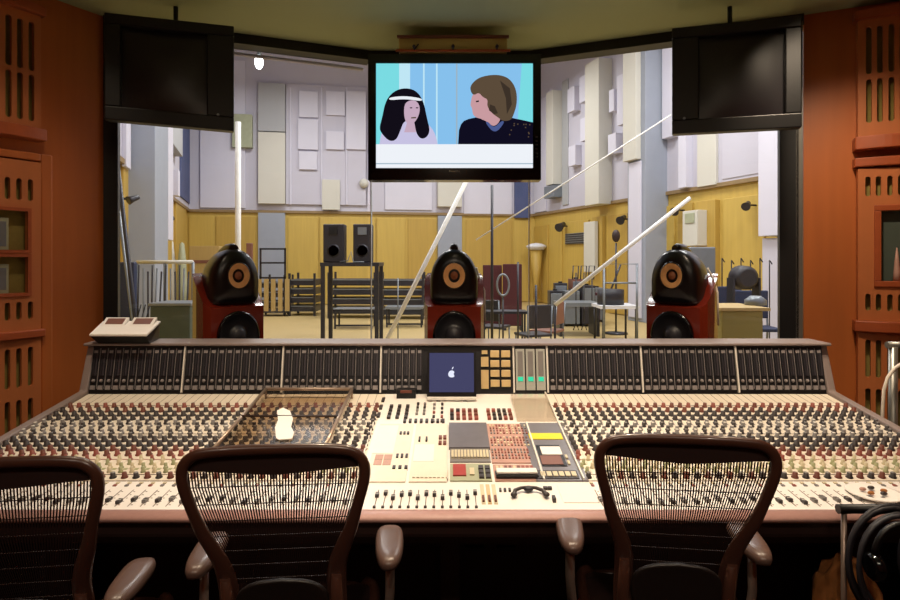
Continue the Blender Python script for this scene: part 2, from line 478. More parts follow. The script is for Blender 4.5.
# carcass
mb = MB()
for sx in (XL+.02, XR-.02):
    mb.prism([(sx-.02, 2.1, .55), (sx-.02, 2.1, surf_z(2.1)-.02), (sx-.02, 3.2, Z2-.02), (sx-.02, 3.4, Z2), (sx-.02, 3.4, .0), (sx-.02, 2.65, 0)], (.04, 0, 0), 'console_dark')
mb.prism([(XL, 2.12, .60), (XL, 2.12, surf_z(2.12)-.012), (XL, Y1, Z1-.012), (XL, 3.2, Z2-.012), (XL, 3.4, Z2-.012), (XL, 3.4, .64)], (XR-XL, 0, 0), 'console_dark')
part('body', mb, con)
mb = MB(); mb.box((XL+.1, 2.72, .0), (XR-.1, 2.78, .63), 'console_dark')
part('modesty_panel', mb, con)
for px0, px1 in ((466, 484), (497, 515), (560, 590), (360, 392)):
    mb = MB(); Y = 2.715; a = at(px0, 546, Y); b = at(px1, 549, Y); mb.box((a.x, 2.7, a.z), (b.x, 2.722, b.z), 'black_plastic'); part('vent_slot', mb, con)
for x in (XL+.3, -.9, .0, .95, XR-.3): mb = MB(); mb.box((x-.04, 2.5, 0), (x+.04, 2.715, .6), 'console_dark'); part('pedestal', mb, con)
# padded front arm rest
mb = MB(); pf = []
for k in range(13):
    t = PI*.5+PI*k/12; pf.append((XL-.045, 2.035+.038*math.cos(t), .731+.0165*math.sin(t)))
pf += [(XL-.045, 2.05, .7145), (XL-.045, 2.05, .7475)]
mb.prism(pf, (XR-XL+.09, 0, 0), 'armrest_leather', True); part('arm_rest', mb, con, label='padded brown leather front edge')
mb = MB(); mb.box((XL, 2.03, .655), (XR, 2.13, .713), 'console_dark'); part('apron', mb, con, bevel=.018)
# surface plates
mb = slab(XL, XR, Y0+.012, Y1, -.012, 0, 'white_face')
part('fader_plate', mb, con)
# cheeks
for s_, x in ((-1, XL), (1, XR)):
    mb = MB(); w = .045*s_
    mb.prism([(x, 2.05, .60), (x, 2.05, .757), (x, Y1, Z1+.018), (x, 3.19, Z2+.018), (x, 3.27, 1.136), (x, 3.42, 1.136), (x, 3.42, .5)], (w, 0, 0), 'console_grey')
    part('side_cheek', mb, con, bevel=.008)

# knob meshes (shared)
def knob_mesh(name, col, r=.0095, h=.017, cap=None):
    mb = MB(); T = Matrix.Rotation(math.atan(SL), 4, 'X')
    mb.lathe([(r*1.15, 0), (r*1.15, h*.18), (r*.82, h*.3), (r*.75, h), (1e-6, h)], col, 10, T, mlist=[col, col, col, cap or col, cap or col])
    return mb
KM = {}
def kmesh(col, r=.0095, h=.017, cap=None):
    key = (col, r, h, cap)
    if key not in KM: KM[key] = knob_mesh('knob', col, r, h, cap).mesh('knob')
    return KM[key]
def knob_into(mb, col, pos, r=.0095, h=.017, cap=None):
    k = knob_mesh('k', col, r, h, cap); b = len(mb.v)
    mi = [mb.mi(n) for n in k.mats]
    mb.v += [v+pos for v in k.v]
    for f_, m_, s_ in zip(k.f, k.m, k.sm): mb.f.append([b+i for i in f_]); mb.m.append(mi[m_]); mb.sm.append(s_)

def yrow(py): return sp(450, py).y
ROWS = [  # py, colour choices, radius, columns
 (407, ('knob_brown', 'knob_red', 'knob_brown'), .0115, 1), (411.5, ('knob_brown', 'knob_dark'), .0125, 1),
 (415.5, ('knob_dark',), .0135, 1), (419.5, ('knob_dark',), .0125, 1), (423.5, ('knob_grey', 'knob_dark'), .0105, 0), (426.5, ('knob_dark', 'knob_grey'), .0105, 0), (430, ('knob_grey', 'knob_dark'), .0105, 0),
 (433.5, ('knob_dark', 'knob_grey'), .0105, 0), (437, ('knob_grey', 'knob_dark'), .0105, 0), (441, ('knob_dark',), .0135, 1), (445.5, ('knob_dark',), .0135, 1),
 (450, ('knob_brown', 'knob_dark'), .0125, 1), (455, ('knob_red', 'knob_brown'), .0115, 1), (460, ('knob_cream', 'knob_red'), .0085, 0), (464, ('knob_green', 'knob_cream'), .0085, 0), (468, ('knob_cream', 'knob_green'), .0085, 0),
 (472, ('knob_green', 'knob_cream'), .0085, 0), (477.5, ('knob_brown', 'knob_dark'), .0115, 1)]
channels = []
for side, xa, xb in ((0, XL, CLX), (1, CRX, XR)):
    n = 36; p = (xb-xa)/n
    for i in range(n): channels.append((xa+p*i, p, side, i))
stuff = MB(); nfad = 0
near_knobs = []
# which channels show: not hidden behind chairs
cap_mb = MB(); cap_mb.box((-.0065, -.013, 0), (.0065, .013, .011), 'knob_grey'); cap_mb.box((-.0067, -.0015, .0108), (.0067, .0015, .0118), 'knob_dark')
cap_me = cap_mb.mesh('fader_cap')
cap2 = MB(); cap2.box((-.0065, -.013, 0), (.0065, .013, .011), 'knob_dark'); cap2.box((-.0067, -.0015, .0108), (.0067, .0015, .0118), 'knob_white')
cap2_me = cap2.mesh('fader_cap')
for (x, p, side, i) in channels:
    mb = MB()
    slab(x+.0008, x+p-.0008, Y1, Y2, -.012, 0, 'cream_face', mb)
    # scribble strip line, row separators, printed legends
    slab(x, x+.0016, yrow(405), Y2-.004, 0, .0006, 'line_dark', mb)
    for py in (405.5, 420, 434, 449, 459.5, 474.5, 481):
        y = yrow(py); slab(x+.001, x+p-.001, y-.0025, y+.0025, 0, .0007, 'line_dark' if py != 459.5 else 'knob_red', mb)
    for py, m_ in ((424.5, 'knob_grey'), (438, 'knob_grey'), (464, 'knob_green'), (469, 'knob_green')):
        y = yrow(py); slab(x+p*.55, x+p*.9, y-.008, y+.008, 0, .0008, m_, mb)
    # fader slot and printed ticks
    xc = x+p/2
    slab(xc-.0015, xc+.0015, 2.075, 2.20, 0, .0008, 'line_dark', mb)
    for k in range(5): slab(xc+.006, xc+.012, 2.085+.025*k, 2.088+.025*k, 0, .0008, 'line_dark', mb)
    slab(xc-.006, xc+.006, 2.228, 2.240, 0, .004, 'knob_grey' if i % 3 else 'knob_red', mb)
    slab(xc-.006, xc+.006, 2.249, 2.259, 0, .004, 'knob_cream', mb)
    st = part('channel_strip', mb, con)
    fy = 2.10+.03*random.random()
    inst('fader_cap', cap2_me if random.random() < .5 else cap_me, st, (xc, fy, surf_z(fy)))
    for r_i, (py, cols, r, two) in enumerate(ROWS):
        c = cols[(i+r_i) % len(cols)] if len(cols) > 1 else cols[0]
        y = yrow(py); 
        xs = (x+p*.3,) if not two else (x+p*.5,)
        if not two: xs = (x+p*.27,) if r_i % 2 else (x+p*.62,)
        for xx in xs:
            pos = Vector((xx, y, surf_z(y)))
            pxx = CX+F*xx/y
            vis = py >= 470 and (110 < pxx < 180 or 785 < pxx < 900)
            cap = {'knob_grey': 'knob_white', 'knob_dark': 'knob_grey' if r < .012 else None}.get(c)
            near_knobs.append((y, c, r, cap, pos, st, vis))
near_knobs.sort(key=lambda t: (not t[6], t[0]))
for k, (y, c, r, cap, pos, st, vis) in enumerate(near_knobs):
    if k < 96: inst('knob', kmesh(c, r, .021, cap), st, pos)
    else: knob_into(stuff, c, pos, r, .021, cap)
o = part('knob_rows', stuff, con, label='rows of small dark, grey and red knobs'); o['kind'] = 'stuff'

# ---- centre section
mb = slab(CLX, CRX, Y1, Y2, -.012, 0, 'white_face'); cen = part('centre_panel', mb, con)
def prect(x0, y0, x1, y1, m, h=.004, mb=None, h0=0):
    """raised rectangle on the console seen between pixels (x at top / bottom kept parallel to the channels)"""
    a = sp(x0, y0); b = sp(x1, y1); c = sp(x0, y1); d = sp(x1, y0)
    mb = mb or MB()
    xm0 = (a.x+c.x)/2; xm1 = (b.x+d.x)/2
    return slab(xm0, xm1, c.y, a.y, h0, h, m, mb)
def module(name, x0, y0, x1, y1, m, h=.006, label=None, mb=None):
    mb = mb or MB(); prect(x0, y0, x1, y1, m, h, mb); return part(name, mb, cen, bevel=0, label=label)
def buttons(mb, x0, y0, x1, y1, nx, ny, m, fx=.6, fy=.55, h=.008, h0=0, jit=0):
    a = sp((x0+x1)/2, y0); b = sp((x0+x1)/2, y1)
    xa = (sp(x0, y0).x+sp(x0, y1).x)/2; xb = (sp(x1, y0).x+sp(x1, y1).x)/2
    for j in range(ny):
        for i in range(nx):
            if jit and random.random() < jit: continue
            cx = xa+(xb-xa)*(i+.5)/nx; cy = b.y+(a.y-b.y)*(j+.5)/ny
            w = (xb-xa)/nx*fx/2; d = (a.y-b.y)/ny*fy/2
            mm = m if isinstance(m, str) else random.choice(m)
            slab(cx-w, cx+w, cy-d, cy+d, h0, h, mm, mb)
    return mb
bb = lambda *a, **k: part('button_block', buttons(MB(), *a, **k), cen)
# upper clusters
bb(386, 406, 411, 420, 3, 4, 'knob_dark', fx=.4, fy=.6, h=.012)
bb(414, 403, 428, 416, 2, 4, ('knob_dark', 'knob_grey'), fx=.35, fy=.5)
bb(430, 403, 446, 424, 2, 5, ('knob_dark', 'knob_grey', 'knob_red'), fx=.3, fy=.4, jit=.2)
bb(378, 397, 384, 420, 1, 3, 'knob_dark', fx=.5, fy=.5)
bb(449, 410, 479, 421, 5, 3, ('knob_brown', 'knob_dark', 'knob_red'), fx=.62, fy=.6, h=.012)
bb(486, 410, 513, 421, 5, 3, ('knob_brown', 'knob_dark', 'knob_red'), fx=.62, fy=.6, h=.012)
bb(402, 420, 446, 424, 8, 1, 'knob_dark', fx=.5, fy=.7, h=.010)
# module plates
module('module_plate', 373, 425, 410, 483, 'cream_face')
bb(399, 433, 410, 437, 3, 1, 'knob_dark', h=.012, fx=.6); bb(395, 455, 409, 461, 3, 1, 'knob_dark', h=.012, fx=.5); bb(391, 467, 409, 472, 3, 1, 'knob_dark', h=.012, fx=.5)
bb(374, 456, 392, 467, 2, 2, 'pink_face', fx=.9, fy=.9, h=.008)
module('module_plate', 413, 425, 447, 483, 'cream_face', .006)
bb(416, 438, 430, 445, 2, 1, 'knob_dark', fx=.25, h=.014); bb(438, 437, 447, 448, 2, 2, 'knob_brown', fx=.7, h=.014)
bb(412, 472, 449, 481, 9, 1, 'cream_face', fx=.7, fy=.8, h=.012); 
sc_ = module('display_screen', 449, 425, 488, 450, 'steel_screen', .012, label='grey display panel in the centre section')
bb(451, 452, 489, 461, 12, 1, 'knob_cream', fx=.7, fy=.8, h=.014)
mb = MB(); prect(450, 450, 490, 463, 'knob_grey', .006, mb); part('button_tray', mb, cen)
module('red_button', 453, 467, 466, 478, 'btn_red', .012, label='square red button')
mb = MB(); prect(450, 465, 491, 482, 'pale_green', .006, mb); part('button_tray', mb, cen)
bb(478, 468, 491, 481, 2, 3, 'knob_dark', fx=.75, fy=.75, h=.014); bb(468, 468, 476, 480, 1, 1, 'knob_cream', h=.012)
mb = MB(); prect(489, 425, 530, 464, 'pink_face', .006, mb); part('routing_panel', mb, cen, label='pinkish panel of tiny routing buttons')
bb(489, 426, 527, 436, 12, 4, ('knob_red', 'knob_cream', 'knob_grey', 'brown_face'), fx=.5, fy=.5, h=.010)
bb(490, 438, 529, 448, 12, 4, ('knob_red', 'knob_cream', 'knob_grey', 'brown_face'), fx=.5, fy=.5, h=.010)
bb(491, 450, 530, 461, 12, 4, ('knob_red', 'knob_grey', 'brown_face'), fx=.5, fy=.5, h=.010)
mb = MB(); prect(494, 466, 535, 482, 'pink_face', .006, mb); part('module_plate', mb, cen)
bb(495, 467, 534, 473, 9, 1, ('knob_red', 'knob_cream', 'knob_brown'), fx=.6, fy=.6, h=.011)
mb = MB(); prect(527, 424, 574, 482, 'steel_screen', .006, mb); part('remote_panel', mb, cen, label='grey panel with yellow strip and small screen')
module('yellow_label', 529, 435, 562, 441, 'yellow_strip', .009, label='bright yellow strip')
module('small_screen', 539, 447, 563, 468, 'black_plastic', .009)
module('screen_top', 541, 449, 561, 457, 'paper', .011); module('screen_bottom', 541, 458, 562, 467, 'brown_face', .011)
bb(540, 474, 577, 479, 6, 1, 'knob_cream', fx=.75, fy=.9, h=.012); 
mb = MB(); prect(538, 472.5, 578, 480.5, 'knob_dark', .009, mb); part('button_tray', mb, cen)
bb(566, 456, 569, 468, 1, 2, 'knob_cream', fx=.8, h=.012)
# pale dividers
for px0, px1 in ((447.5, 448.5), (525.5, 527), (373, 374)):
    mb = MB(); a = sp(px0, 424); b = sp(px1, 424); slab(a.x, b.x, Y1, a.y, 0, .012, 'knob_white', mb); part('divider', mb, cen)
mb = MB(); slab(CRX-.006, CRX, Y1, Y2, 0, .014, 'knob_white', mb); part('divider', mb, cen)
# centre faders
for k in range(13):
    px = 377+k*8.2; a = sp(px, 497); 
    mb = MB(); slab(a.x-.0015, a.x+.0015, 2.075, 2.2, 0, .0008, 'line_dark', mb); s_ = part('fader_track', mb, cen)
    fy = 2.15+.02*math.sin(k*2.2); inst('fader_cap', cap2_me, s_, (a.x, fy, surf_z(fy)))
    mb2 = MB(); slab(a.x-.005, a.x+.005, 2.062, 2.070, 0, .006, 'knob_dark', mb2); part('button', mb2, cen)
for k in range(3):
    px = 483+k*6; mb = MB(); a = sp(px, 497); slab(a.x-.007, a.x+.007, 2.09, 2.24, 0, .003, 'knob_cream' if k != 1 else 'brass_btn', mb)
    slab(a.x-.004, a.x+.004, 2.10, 2.14, .003, .010, 'knob_brown', mb); part('group_fader', mb, cen)
bb(498, 489, 512, 493, 3, 1, 'knob_dark', fx=.5, h=.008)
bb(543, 488, 552, 491, 2, 1, 'knob_dark', fx=.9, h=.010); bb(552, 499, 556, 503, 1, 1, 'knob_dark', fx=.8, fy=.9, h=.015)
# paper-white scribble pad on the flat
# dark curved handset on the flat
c = sp(529, 494); mb = MB()
pts = [c+Vector((x, y, h)) for x, y, h in ((-.058, -.03, .008), (-.05, .002, .013), (-.028, .016, .016), (0, .02, .017), (.028, .016, .016), (.05, .002, .013), (.058, -.03, .008))]
mb.tube(pts, [.009, .007, .006, .006, .006, .007, .009], 'knob_dark', 8)
mb.ball(pts[0]+Vector((0, 0, .002)), (.012, .012, .009), 'knob_dark'); mb.ball(pts[-1]+Vector((0, 0, .002)), (.012, .012, .009), 'knob_dark')
mb.ball(c+Vector((0, .014, .012)), (.018, .012, .010), 'steel_dark')
solo('curved_handle', mb, 'small dark curved handset lying on the pale fader area, middle of console', 'handset')
# keyboard-like white tray
c0 = sp(496, 481); c1 = sp(537, 474)
mb = MB(); mb.box((c0.x, c0.y, c0.z+.012), (c1.x, c1.y, c0.z+.022), 'black_plastic')
rt = thing('small_keypad', 'small white keypad with black base near the console middle', 'keypad', (c0.x, c0.y, c0.z))
part('base', mb, rt, bevel=.003)
mb = MB(); mb.box((c0.x+.004, c0.y+.008, c0.z+.0225), (c1.x-.004, c1.y, c0.z+.032), 'paper')
part('key_pad', mb, rt, bevel=.003)
# loose sheets on centre
def sheet(x0, y0, x1, y1, label, h=.0145):
    mb = MB(); a = sp(x0, y1); b = sp(x1, y0)
    slab((a.x+sp(x0, y0).x)/2, (sp(x1, y1).x+b.x)/2, a.y, b.y, h, h+.0012, 'paper', mb)
    return solo('paper_sheet', mb, label, 'paper')
sheet(376, 427, 396, 455, 'white sheet of paper lying at the left of the centre section', .0065)
sheet(414, 446, 434, 463, 'white square note on the centre module beside the grey display', .0065)
sheet(560, 485, 595, 503, 'blank white sheet on the flat front, left of the right chair', .001)
# clear plate at back of centre
mb = MB(); a = sp(517, 422); b = sp(546, 399); 
mb.hexa([(a.x,a.y,surf_z(a.y)+.001),(b.x,a.y,surf_z(a.y)+.001),(b.x,b.y,surf_z(b.y)+.001),(a.x,b.y,surf_z(b.y)+.001),(a.x,a.y,surf_z(a.y)+.02),(b.x,a.y,surf_z(a.y)+.02),(b.x,b.y,surf_z(b.y)+.03),(a.x,b.y,surf_z(b.y)+.03)], 'clear_plastic')
solo('clear_block', mb, 'clear plastic stand at the back of the console behind the yellow strip', 'plastic stand')

# ---- meter bridge
bf0 = Vector((0, 3.2, .893)); bf1 = Vector((0, 3.25, 1.135))     # front face bottom and top
bn = Vector((0, -(bf1.z-bf0.z), (bf1.y-bf0.y))).normalized()
mb = MB(); mb.prism([(XL, bf0.y, bf0.z-.02), (XL, bf1.y, bf1.z), (XL, 3.41, bf1.z), (XL, 3.41, bf0.z-.02)], (XR-XL, 0, 0), 'bridge_black')
bridge = part('meter_bridge', mb, con)
mb = MB(); mb.box((XL-.045, 3.228, 1.1365), (XR+.045, 3.43, 1.152), 'console_grey'); part('bridge_cap', mb, con, bevel=.006)
def bp(x, t, o=0): return Vector((x, 0, 0))+bf0.lerp(bf1, t)+bn*o
def bbox(mb, x0, x1, t0, t1, o0, o1, m):
    mb.hexa([bp(x0,t0,o1), bp(x1,t0,o1), bp(x1,t0,o0), bp(x0,t0,o0), bp(x0,t1,o1), bp(x1,t1,o1), bp(x1,t1,o0), bp(x0,t1,o0)], m)
bx = lambda px: (px-CX)/F*3.23
divs = [88, 184.5, 283, 381, 479, 513.5, 547, 641, 736]
mk = MB(); Tk = Matrix.Rotation(math.atan2(bf1.z-bf0.z, bf1.y-bf0.y)+0, 4, 'X')
mk.lathe([(.009, 0), (.009, .006), (.006, .012), (1e-6, .0125)], 'bridge_line', 10, Tk); mk_me = mk.mesh('meter_knob')
for a, b, n in ((88, 184.5, 12), (184.5, 283, 12), (283, 381, 12), (381, 423, 6), (547, 641, 12), (641, 736, 12), (736, 825, 12)):
    x0, x1 = bx(a)+.006, bx(b)-.006
    if a == 88: x0 = XL+.004
    if b == 825: x1 = XR-.004
    if n == 6: x1 = bx(423)
    mb = MB(); bbox(mb, x0, x1, .03, .97, 0, .004, 'bridge_black')
    p = (x1-x0)/n
    for i in range(n):
        xc = x0+p*(i+.5)
        bbox(mb, x0+p*i-.0012 if i else x0, x0+p*i+.0012, .08, .95, .004, .008, 'bridge_line')
        bbox(mb, xc-p*.26, xc-p*.04, .36, .92, .004, .010, 'dark_grey'); bbox(mb, xc+p*.06, xc+p*.26, .36, .92, .004, .010, 'bridge_line_dim')
        bbox(mb, xc-p*.25, xc+p*.25, .84, .90, .010, .012, 'bridge_line')
        bbox(mb, xc-p*.3, xc+p*.3, .06, .15, .004, .012, 'bridge_line')
    o = part('meter_panel', mb, bridge)
    for i in range(n): inst('meter_knob', mk_me, o, bp(x0+p*(i+.5), .25, .004))
for px in (184.5, 283, 381, 513.5, 547, 641, 736):
    mb = MB(); x = bx(px); bbox(mb, x-.004, x+.004, 0, 1, 0, .012, 'knob_white'); part('divider', mb, bridge)
# brass button panel
x0, x1 = bx(480), bx(512)
for j in range(4):
    for i in range(2):
        mb = MB(); xa = x0+(x1-x0)*(.32+i*.34); bbox(mb, xa, xa+(x1-x0)*.28, .12+j*.21, .27+j*.21, .002, .014, 'brass_btn'); part('brass_button', mb, bridge, bevel=.003)
mb = MB(); bbox(mb, x0+.005, x0+.045, .08, .48, .002, .012, 'brass_btn'); bbox(mb, x0+.005, x0+.045, .55, .76, .002, .012, 'brass_btn'); bbox(mb, x0+.01, x0+.04, .82, .9, .002, .012, 'brass_btn'); part('brass_button', mb, bridge)
# three tall grey meters with green lights
for i in range(3):
    a = bx(515.5+i*10.2); b = a+.048; mb = MB(); bbox(mb, a, b, .05, .93, .002, .012, 'meter_grey'); bbox(mb, a+.01, b-.01, .35, .88, .012, .014, 'knob_grey')
    m_ = part('tall_meter', mb, bridge, bevel=.002)
    mb = MB(); bbox(mb, a+.01, b-.01, .24, .33, .0121, .015, 'green_led'); part('green_light', mb, m_, label='lit green light')

# ------------------------------------------------------------------ laptop in front of bridge
Yl = 3.12
a = at(427, 395, Yl); b = at(474, 351, Yl)
lap = thing('flat_monitor', 'small flat monitor with plain blue screen at the middle of the meter bridge', 'monitor', ((a.x+b.x)/2, Yl, surf_z(Yl)))
zb = surf_z(3.08)+.006; zt = b.z
def lp(x, t, o=0):
    lo = Vector((0, 3.125, zb+.012)); hi = Vector((0, 3.165, zt)); n = Vector((0, -(hi.z-lo.z), hi.y-lo.y)).normalized()
    return Vector((x, 0, 0))+lo.lerp(hi, t)+n*o
def lbox(mb, x0, x1, t0, t1, o0, o1, m):
    mb.hexa([lp(x0,t0,o1), lp(x1,t0,o1), lp(x1,t0,o0), lp(x0,t0,o0), lp(x0,t1,o1), lp(x1,t1,o1), lp(x1,t1,o0), lp(x0,t1,o0)], m)
xa, xb = a.x, b.x+.012
mb = MB(); lbox(mb, xa, xb, 0, 1, 0, .008, 'black_plastic'); lid = part('housing', mb, lap)
mb = MB(); lbox(mb, xa+.012, xb-.012, .1, .93, .0081, .010, 'laptop_blue')
scn = part('screen', mb, lap)
mb = MB(); xc = (xa+xb)/2
pts = []
for k in range(24):
    t = 2*PI*k/24; r = .018*(1-.12*max(0, math.cos(2*t)*math.sin(t)))
    xx = r*1.0*math.cos(t); zz = r*.85*math.sin(t)
    if abs(t) < .5 or t > 2*PI-.5: xx -= .006
    pts.append((xx, zz))
zr = .195
mb.add([lp(xc+x_, .48+z_/zr, .0105) for x_, z_ in pts], [tuple(range(24))], 'logo_white')
mb.add([lp(xc+x_, .48+z_/zr, .0105) for x_, z_ in ((.000, .020), (.006, .021), (.011, .031), (.004, .028))], [(0, 1, 2, 3)], 'logo_white')
part('screen_logo', mb, scn, label='small white mark')
mb = MB(); mb.box((xa, 3.085, surf_z(3.13)+.002), (xb, 3.13, surf_z(3.13)+.014), 'knob_white'); kb = part('base', mb, lap, bevel=.002)
mb = MB(); mb.box((xa+.05, 3.09, zb-.02), (xa+.07, 3.12, surf_z(3.13)+.003), 'black_plastic'); mb.box((xb-.07, 3.09, zb-.02), (xb-.05, 3.12, surf_z(3.13)+.003), 'black_plastic'); part('foot', mb, lap)
# black box with little gadgets below the short meter panel
mb = MB(); a = sp(400, 392); 
mb.box((a.x-.01, 3.13, surf_z(3.13)+.001), (a.x+.09, 3.17, surf_z(3.13)+.05), 'black_plastic')
mb.box((a.x+.01, 3.125, surf_z(3.13)+.03), (a.x+.07, 3.131, surf_z(3.13)+.045), 'knob_brown')
solo('small_black_unit', mb, 'little black electronic unit on the console to the left of the laptop', 'electronic unit', bevel=.003)

# ------------------------------------------------------------------ white controller on bridge, left
rc = thing('remote_controller', 'white desktop controller with two dark displays on left end of meter bridge', 'controller', (-1.72, 3.35, 1.1525))
def q8(c, h): return [Vector(p) for p in c]+[Vector(p)+Vector((0, 0, h)) for p in c]
f0 = at(89, 334, 3.17); f1 = at(147, 334, 3.17); g1 = at(161, 322, 3.42); g0 = at(103, 322, 3.42)
zf = f0.z; zg = 1.235
f0.z = f1.z = 1.195; g0.z = g1.z = 1.24
mb = MB(); mb.hexa(q8([f0, f1, g1, g0], .014), 'paper'); part('white_top', mb, rc, bevel=.005)
lo = [v.copy() for v in (f0, f1, g1, g0)]
mb = MB()
base = [Vector((v.x, max(v.y, 3.19), 1.149)) for v in lo]
mb.hexa([Vector((f0.x+.02, 3.22, 1.1525)), Vector((f1.x-.01, 3.22, 1.1525)), Vector((g1.x-.01, 3.42, 1.1525)), Vector((g0.x+.02, 3.42, 1.1525)), f0+Vector((.005, .005, -.001)), f1+Vector((-.005, .005, -.001)), g1-Vector((.005, .005, .001)), g0+Vector((.005, -.005, -.001))], 'black_plastic')
part('black_base', mb, rc)
for i in range(2):
    u0, u1 = (.06, .46) if i == 0 else (.54, .94)
    def cp(u, v, h): return f0.lerp(f1, u).lerp(g0.lerp(g1, u), v)+Vector((0, 0, h))
    mb = MB(); c4 = [cp(u0, .62, .015), cp(u1, .62, .015), cp(u1, .97, .028), cp(u0, .97, .028)]
    c0 = [cp(u0, .55, .0135), cp(u1, .55, .0135), cp(u1, .99, .0135), cp(u0, .99, .0135)]
    mb.hexa([*c0, cp(u0, .60, .016), cp(u1, .60, .016), cp(u1, .99, .034), cp(u0, .99, .034)], 'paper'); hd = part('display_housing', mb, rc, bevel=.003)
    mb = MB(); mb.hexa([cp(u0+.05, .66, .012), cp(u1-.05, .66, .012), cp(u1-.05, .93, .012), cp(u0+.05, .93, .012), cp(u0+.05, .66, .0205), cp(u1-.05, .66, .0205), cp(u1-.05, .93, .0325), cp(u0+.05, .93, .0325)], 'brown_face'); part('display', mb, hd, label='dark brown display')

# ------------------------------------------------------------------ clear cover over knobs
cv = thing('plastic_cover', 'clear framed cover lying over the console knobs behind the left middle chair', 'cover', (-.95, 2.85, .83))
hh = .05
c_ = [sp(219, 452, hh), sp(335, 452, hh), sp(346, 389, hh), sp(257, 389, hh)]
xa, xb = -1.0, -.53
xa = (c_[3].x+sp(232, 440, hh).x)/2; xb = c_[2].x*.5+sp(333, 445, hh).x*.5
ya, yb = sp(300, 449, hh).y, sp(300, 389, hh).y
def cq(x, y, h): return Vector((x, y, surf_z(y)+h))
mb = MB(); r = .008
loop = [cq(xa, ya, hh), cq(xb, ya, hh), cq(xb, yb, hh), cq(xa, yb, hh)]
for k in range(4): mb.tube([loop[k], loop[(k+1) % 4]], r, 'cover_frame', 6)
part('frame', mb, cv)
mb = MB(); mb.add([cq(xa, ya, hh), cq(xb, ya, hh), cq(xb, yb, hh), cq(xa, yb, hh)], [(0, 1, 2, 3)], 'acrylic'); part('clear_sheet', mb, cv)
mb = MB(); mb.tube([cq(xa, (ya+yb)*.5-.02, hh+.004), cq(xb, (ya+yb)*.5-.02, hh+.004)], .005, 'console_dark', 6); part('cross_bar', mb, cv)
mb = MB()
for x, y in ((xa, ya), (xb, ya), (xa, yb), (xb, yb)): mb.tube([cq(x, y, 0), cq(x, y, hh)], .006, 'cover_frame', 6)
part('foot', mb, cv)
# white glare on the cover, laid on as a thin solid patch
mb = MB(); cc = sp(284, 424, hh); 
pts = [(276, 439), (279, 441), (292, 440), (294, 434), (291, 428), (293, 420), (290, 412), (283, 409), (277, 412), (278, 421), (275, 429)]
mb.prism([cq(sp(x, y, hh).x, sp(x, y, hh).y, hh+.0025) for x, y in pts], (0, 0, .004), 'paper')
solo('glare_patch', mb, 'ragged white patch of painted glare on top of the clear framed cover', 'paper')

# disc with oddments, front right of console
dsp = at(880, 497, 2.13); 
ds = thing('white_dish', 'shallow white dish with small items on right front edge of console', 'dish', (dsp.x, 2.16, surf_z(2.16)))
mb = MB(); mb.lathe([(.03, 0), (.085, .006), (.09, .012), (.084, .011), (.03, .006), (1e-6, .006)], 'paper', 28); part('plate', mb, ds, world=False)
mb = MB()
for k in range(5):
    t = k*1.3; mb.ball((.035*math.cos(t), .03*math.sin(t), .015), (.013, .009, .007), ('hide', 'knob_dark', 'pink_face')[k % 3], 8)
solo_ = solo('dish_trinkets', mb, 'small brown and dark bits lying in the white dish', 'trinkets', kind='stuff', loc=(dsp.x, 2.16, surf_z(2.16)+.001))

# ------------------------------------------------------------------ televisions
tv = thing('flat_television', 'central flat television showing a dark-haired woman and a man', 'television', (.027, 4.05, 2.13))
TY = 4.0
def tq(px, py, y=TY): return at(px, py, TY)+Vector((0, y-TY, 0))
def tbox(mb, x0, y0, x1, y1, ya, yb, m):
    a = at(x0, y1, TY); b = at(x1, y0, TY); mb.box((a.x, ya, a.z), (b.x, yb, b.z), m)
mb = MB()
tbox(mb, 368, 54, 541, 63, 4.0, 4.12, 'black_gloss'); tbox(mb, 368, 168, 541, 180, 4.0, 4.12, 'black_gloss')
tbox(mb, 368, 63, 376, 168, 4.0, 4.12, 'black_gloss'); tbox(mb, 533, 63, 541, 168, 4.0, 4.12, 'black_gloss'); tbox(mb, 374, 61, 535, 170, 4.03, 4.12, 'black_gloss')
part('housing', mb, tv)
mb = MB(); tbox(mb, 449, 170.5, 459, 172, 3.998, 4.0, 'meter_grey'); part('brand_mark', mb, tv, label='small pale maker mark')
mb = MB(); tbox(mb, 376, 63, 533, 168, 4.012, 4.02, 'tv_blue')
def chaikin(p, it=2):
    for _ in range(it):
        q = []
        for i in range(len(p)):
            a, b = p[i], p[(i+1) % len(p)]
            q += [(a[0]*.75+b[0]*.25, a[1]*.75+b[1]*.25), (a[0]*.25+b[0]*.75, a[1]*.25+b[1]*.75)]
        p = q
    return p
def ty(poly, m, k):
    if len(poly) > 5 and m != 'tv_suit': poly = chaikin(poly)
    mb.add([tq(x, y, 4.0115-.0006*k) for x, y in poly], [tuple(range(len(poly)))], m)
ty([(376, 63), (401, 63), (401, 146), (376, 146)], 'tv_cyan', 0); ty([(399, 63), (410, 63), (410, 146), (399, 146)], 'tv_pale', 1)
ty([(522, 63), (533, 63), (533, 146), (516, 146)], 'tv_cyan', 0)
for x0 in (423, 436, 456): ty([(x0, 63), (x0+1.5, 63), (x0+1.5, 146), (x0, 146)], 'tv_grey' if x0 == 456 else 'tv_pale', 0)
ty([(378, 154), (381, 131), (388, 123), (400, 118), (416, 118), (428, 123), (436, 134), (439, 154)], 'tv_blouse', 2)
ty([(389, 141), (382, 134), (379, 128), (382, 117), (385, 102), (391, 93), (400, 88), (411, 88), (419, 93), (424, 103), (427, 118), (430, 130), (427, 137), (421, 139), (416, 133), (414, 120), (404, 120), (400, 131), (396, 140)], 'tv_hair', 3)
ty([(404, 104), (409, 100), (416, 100), (420, 106), (419, 115), (414, 123), (408, 125), (404, 118)], 'tv_skin', 4)
ty([(408, 119), (414, 121), (416, 132), (404, 132)], 'tv_skin', 4)
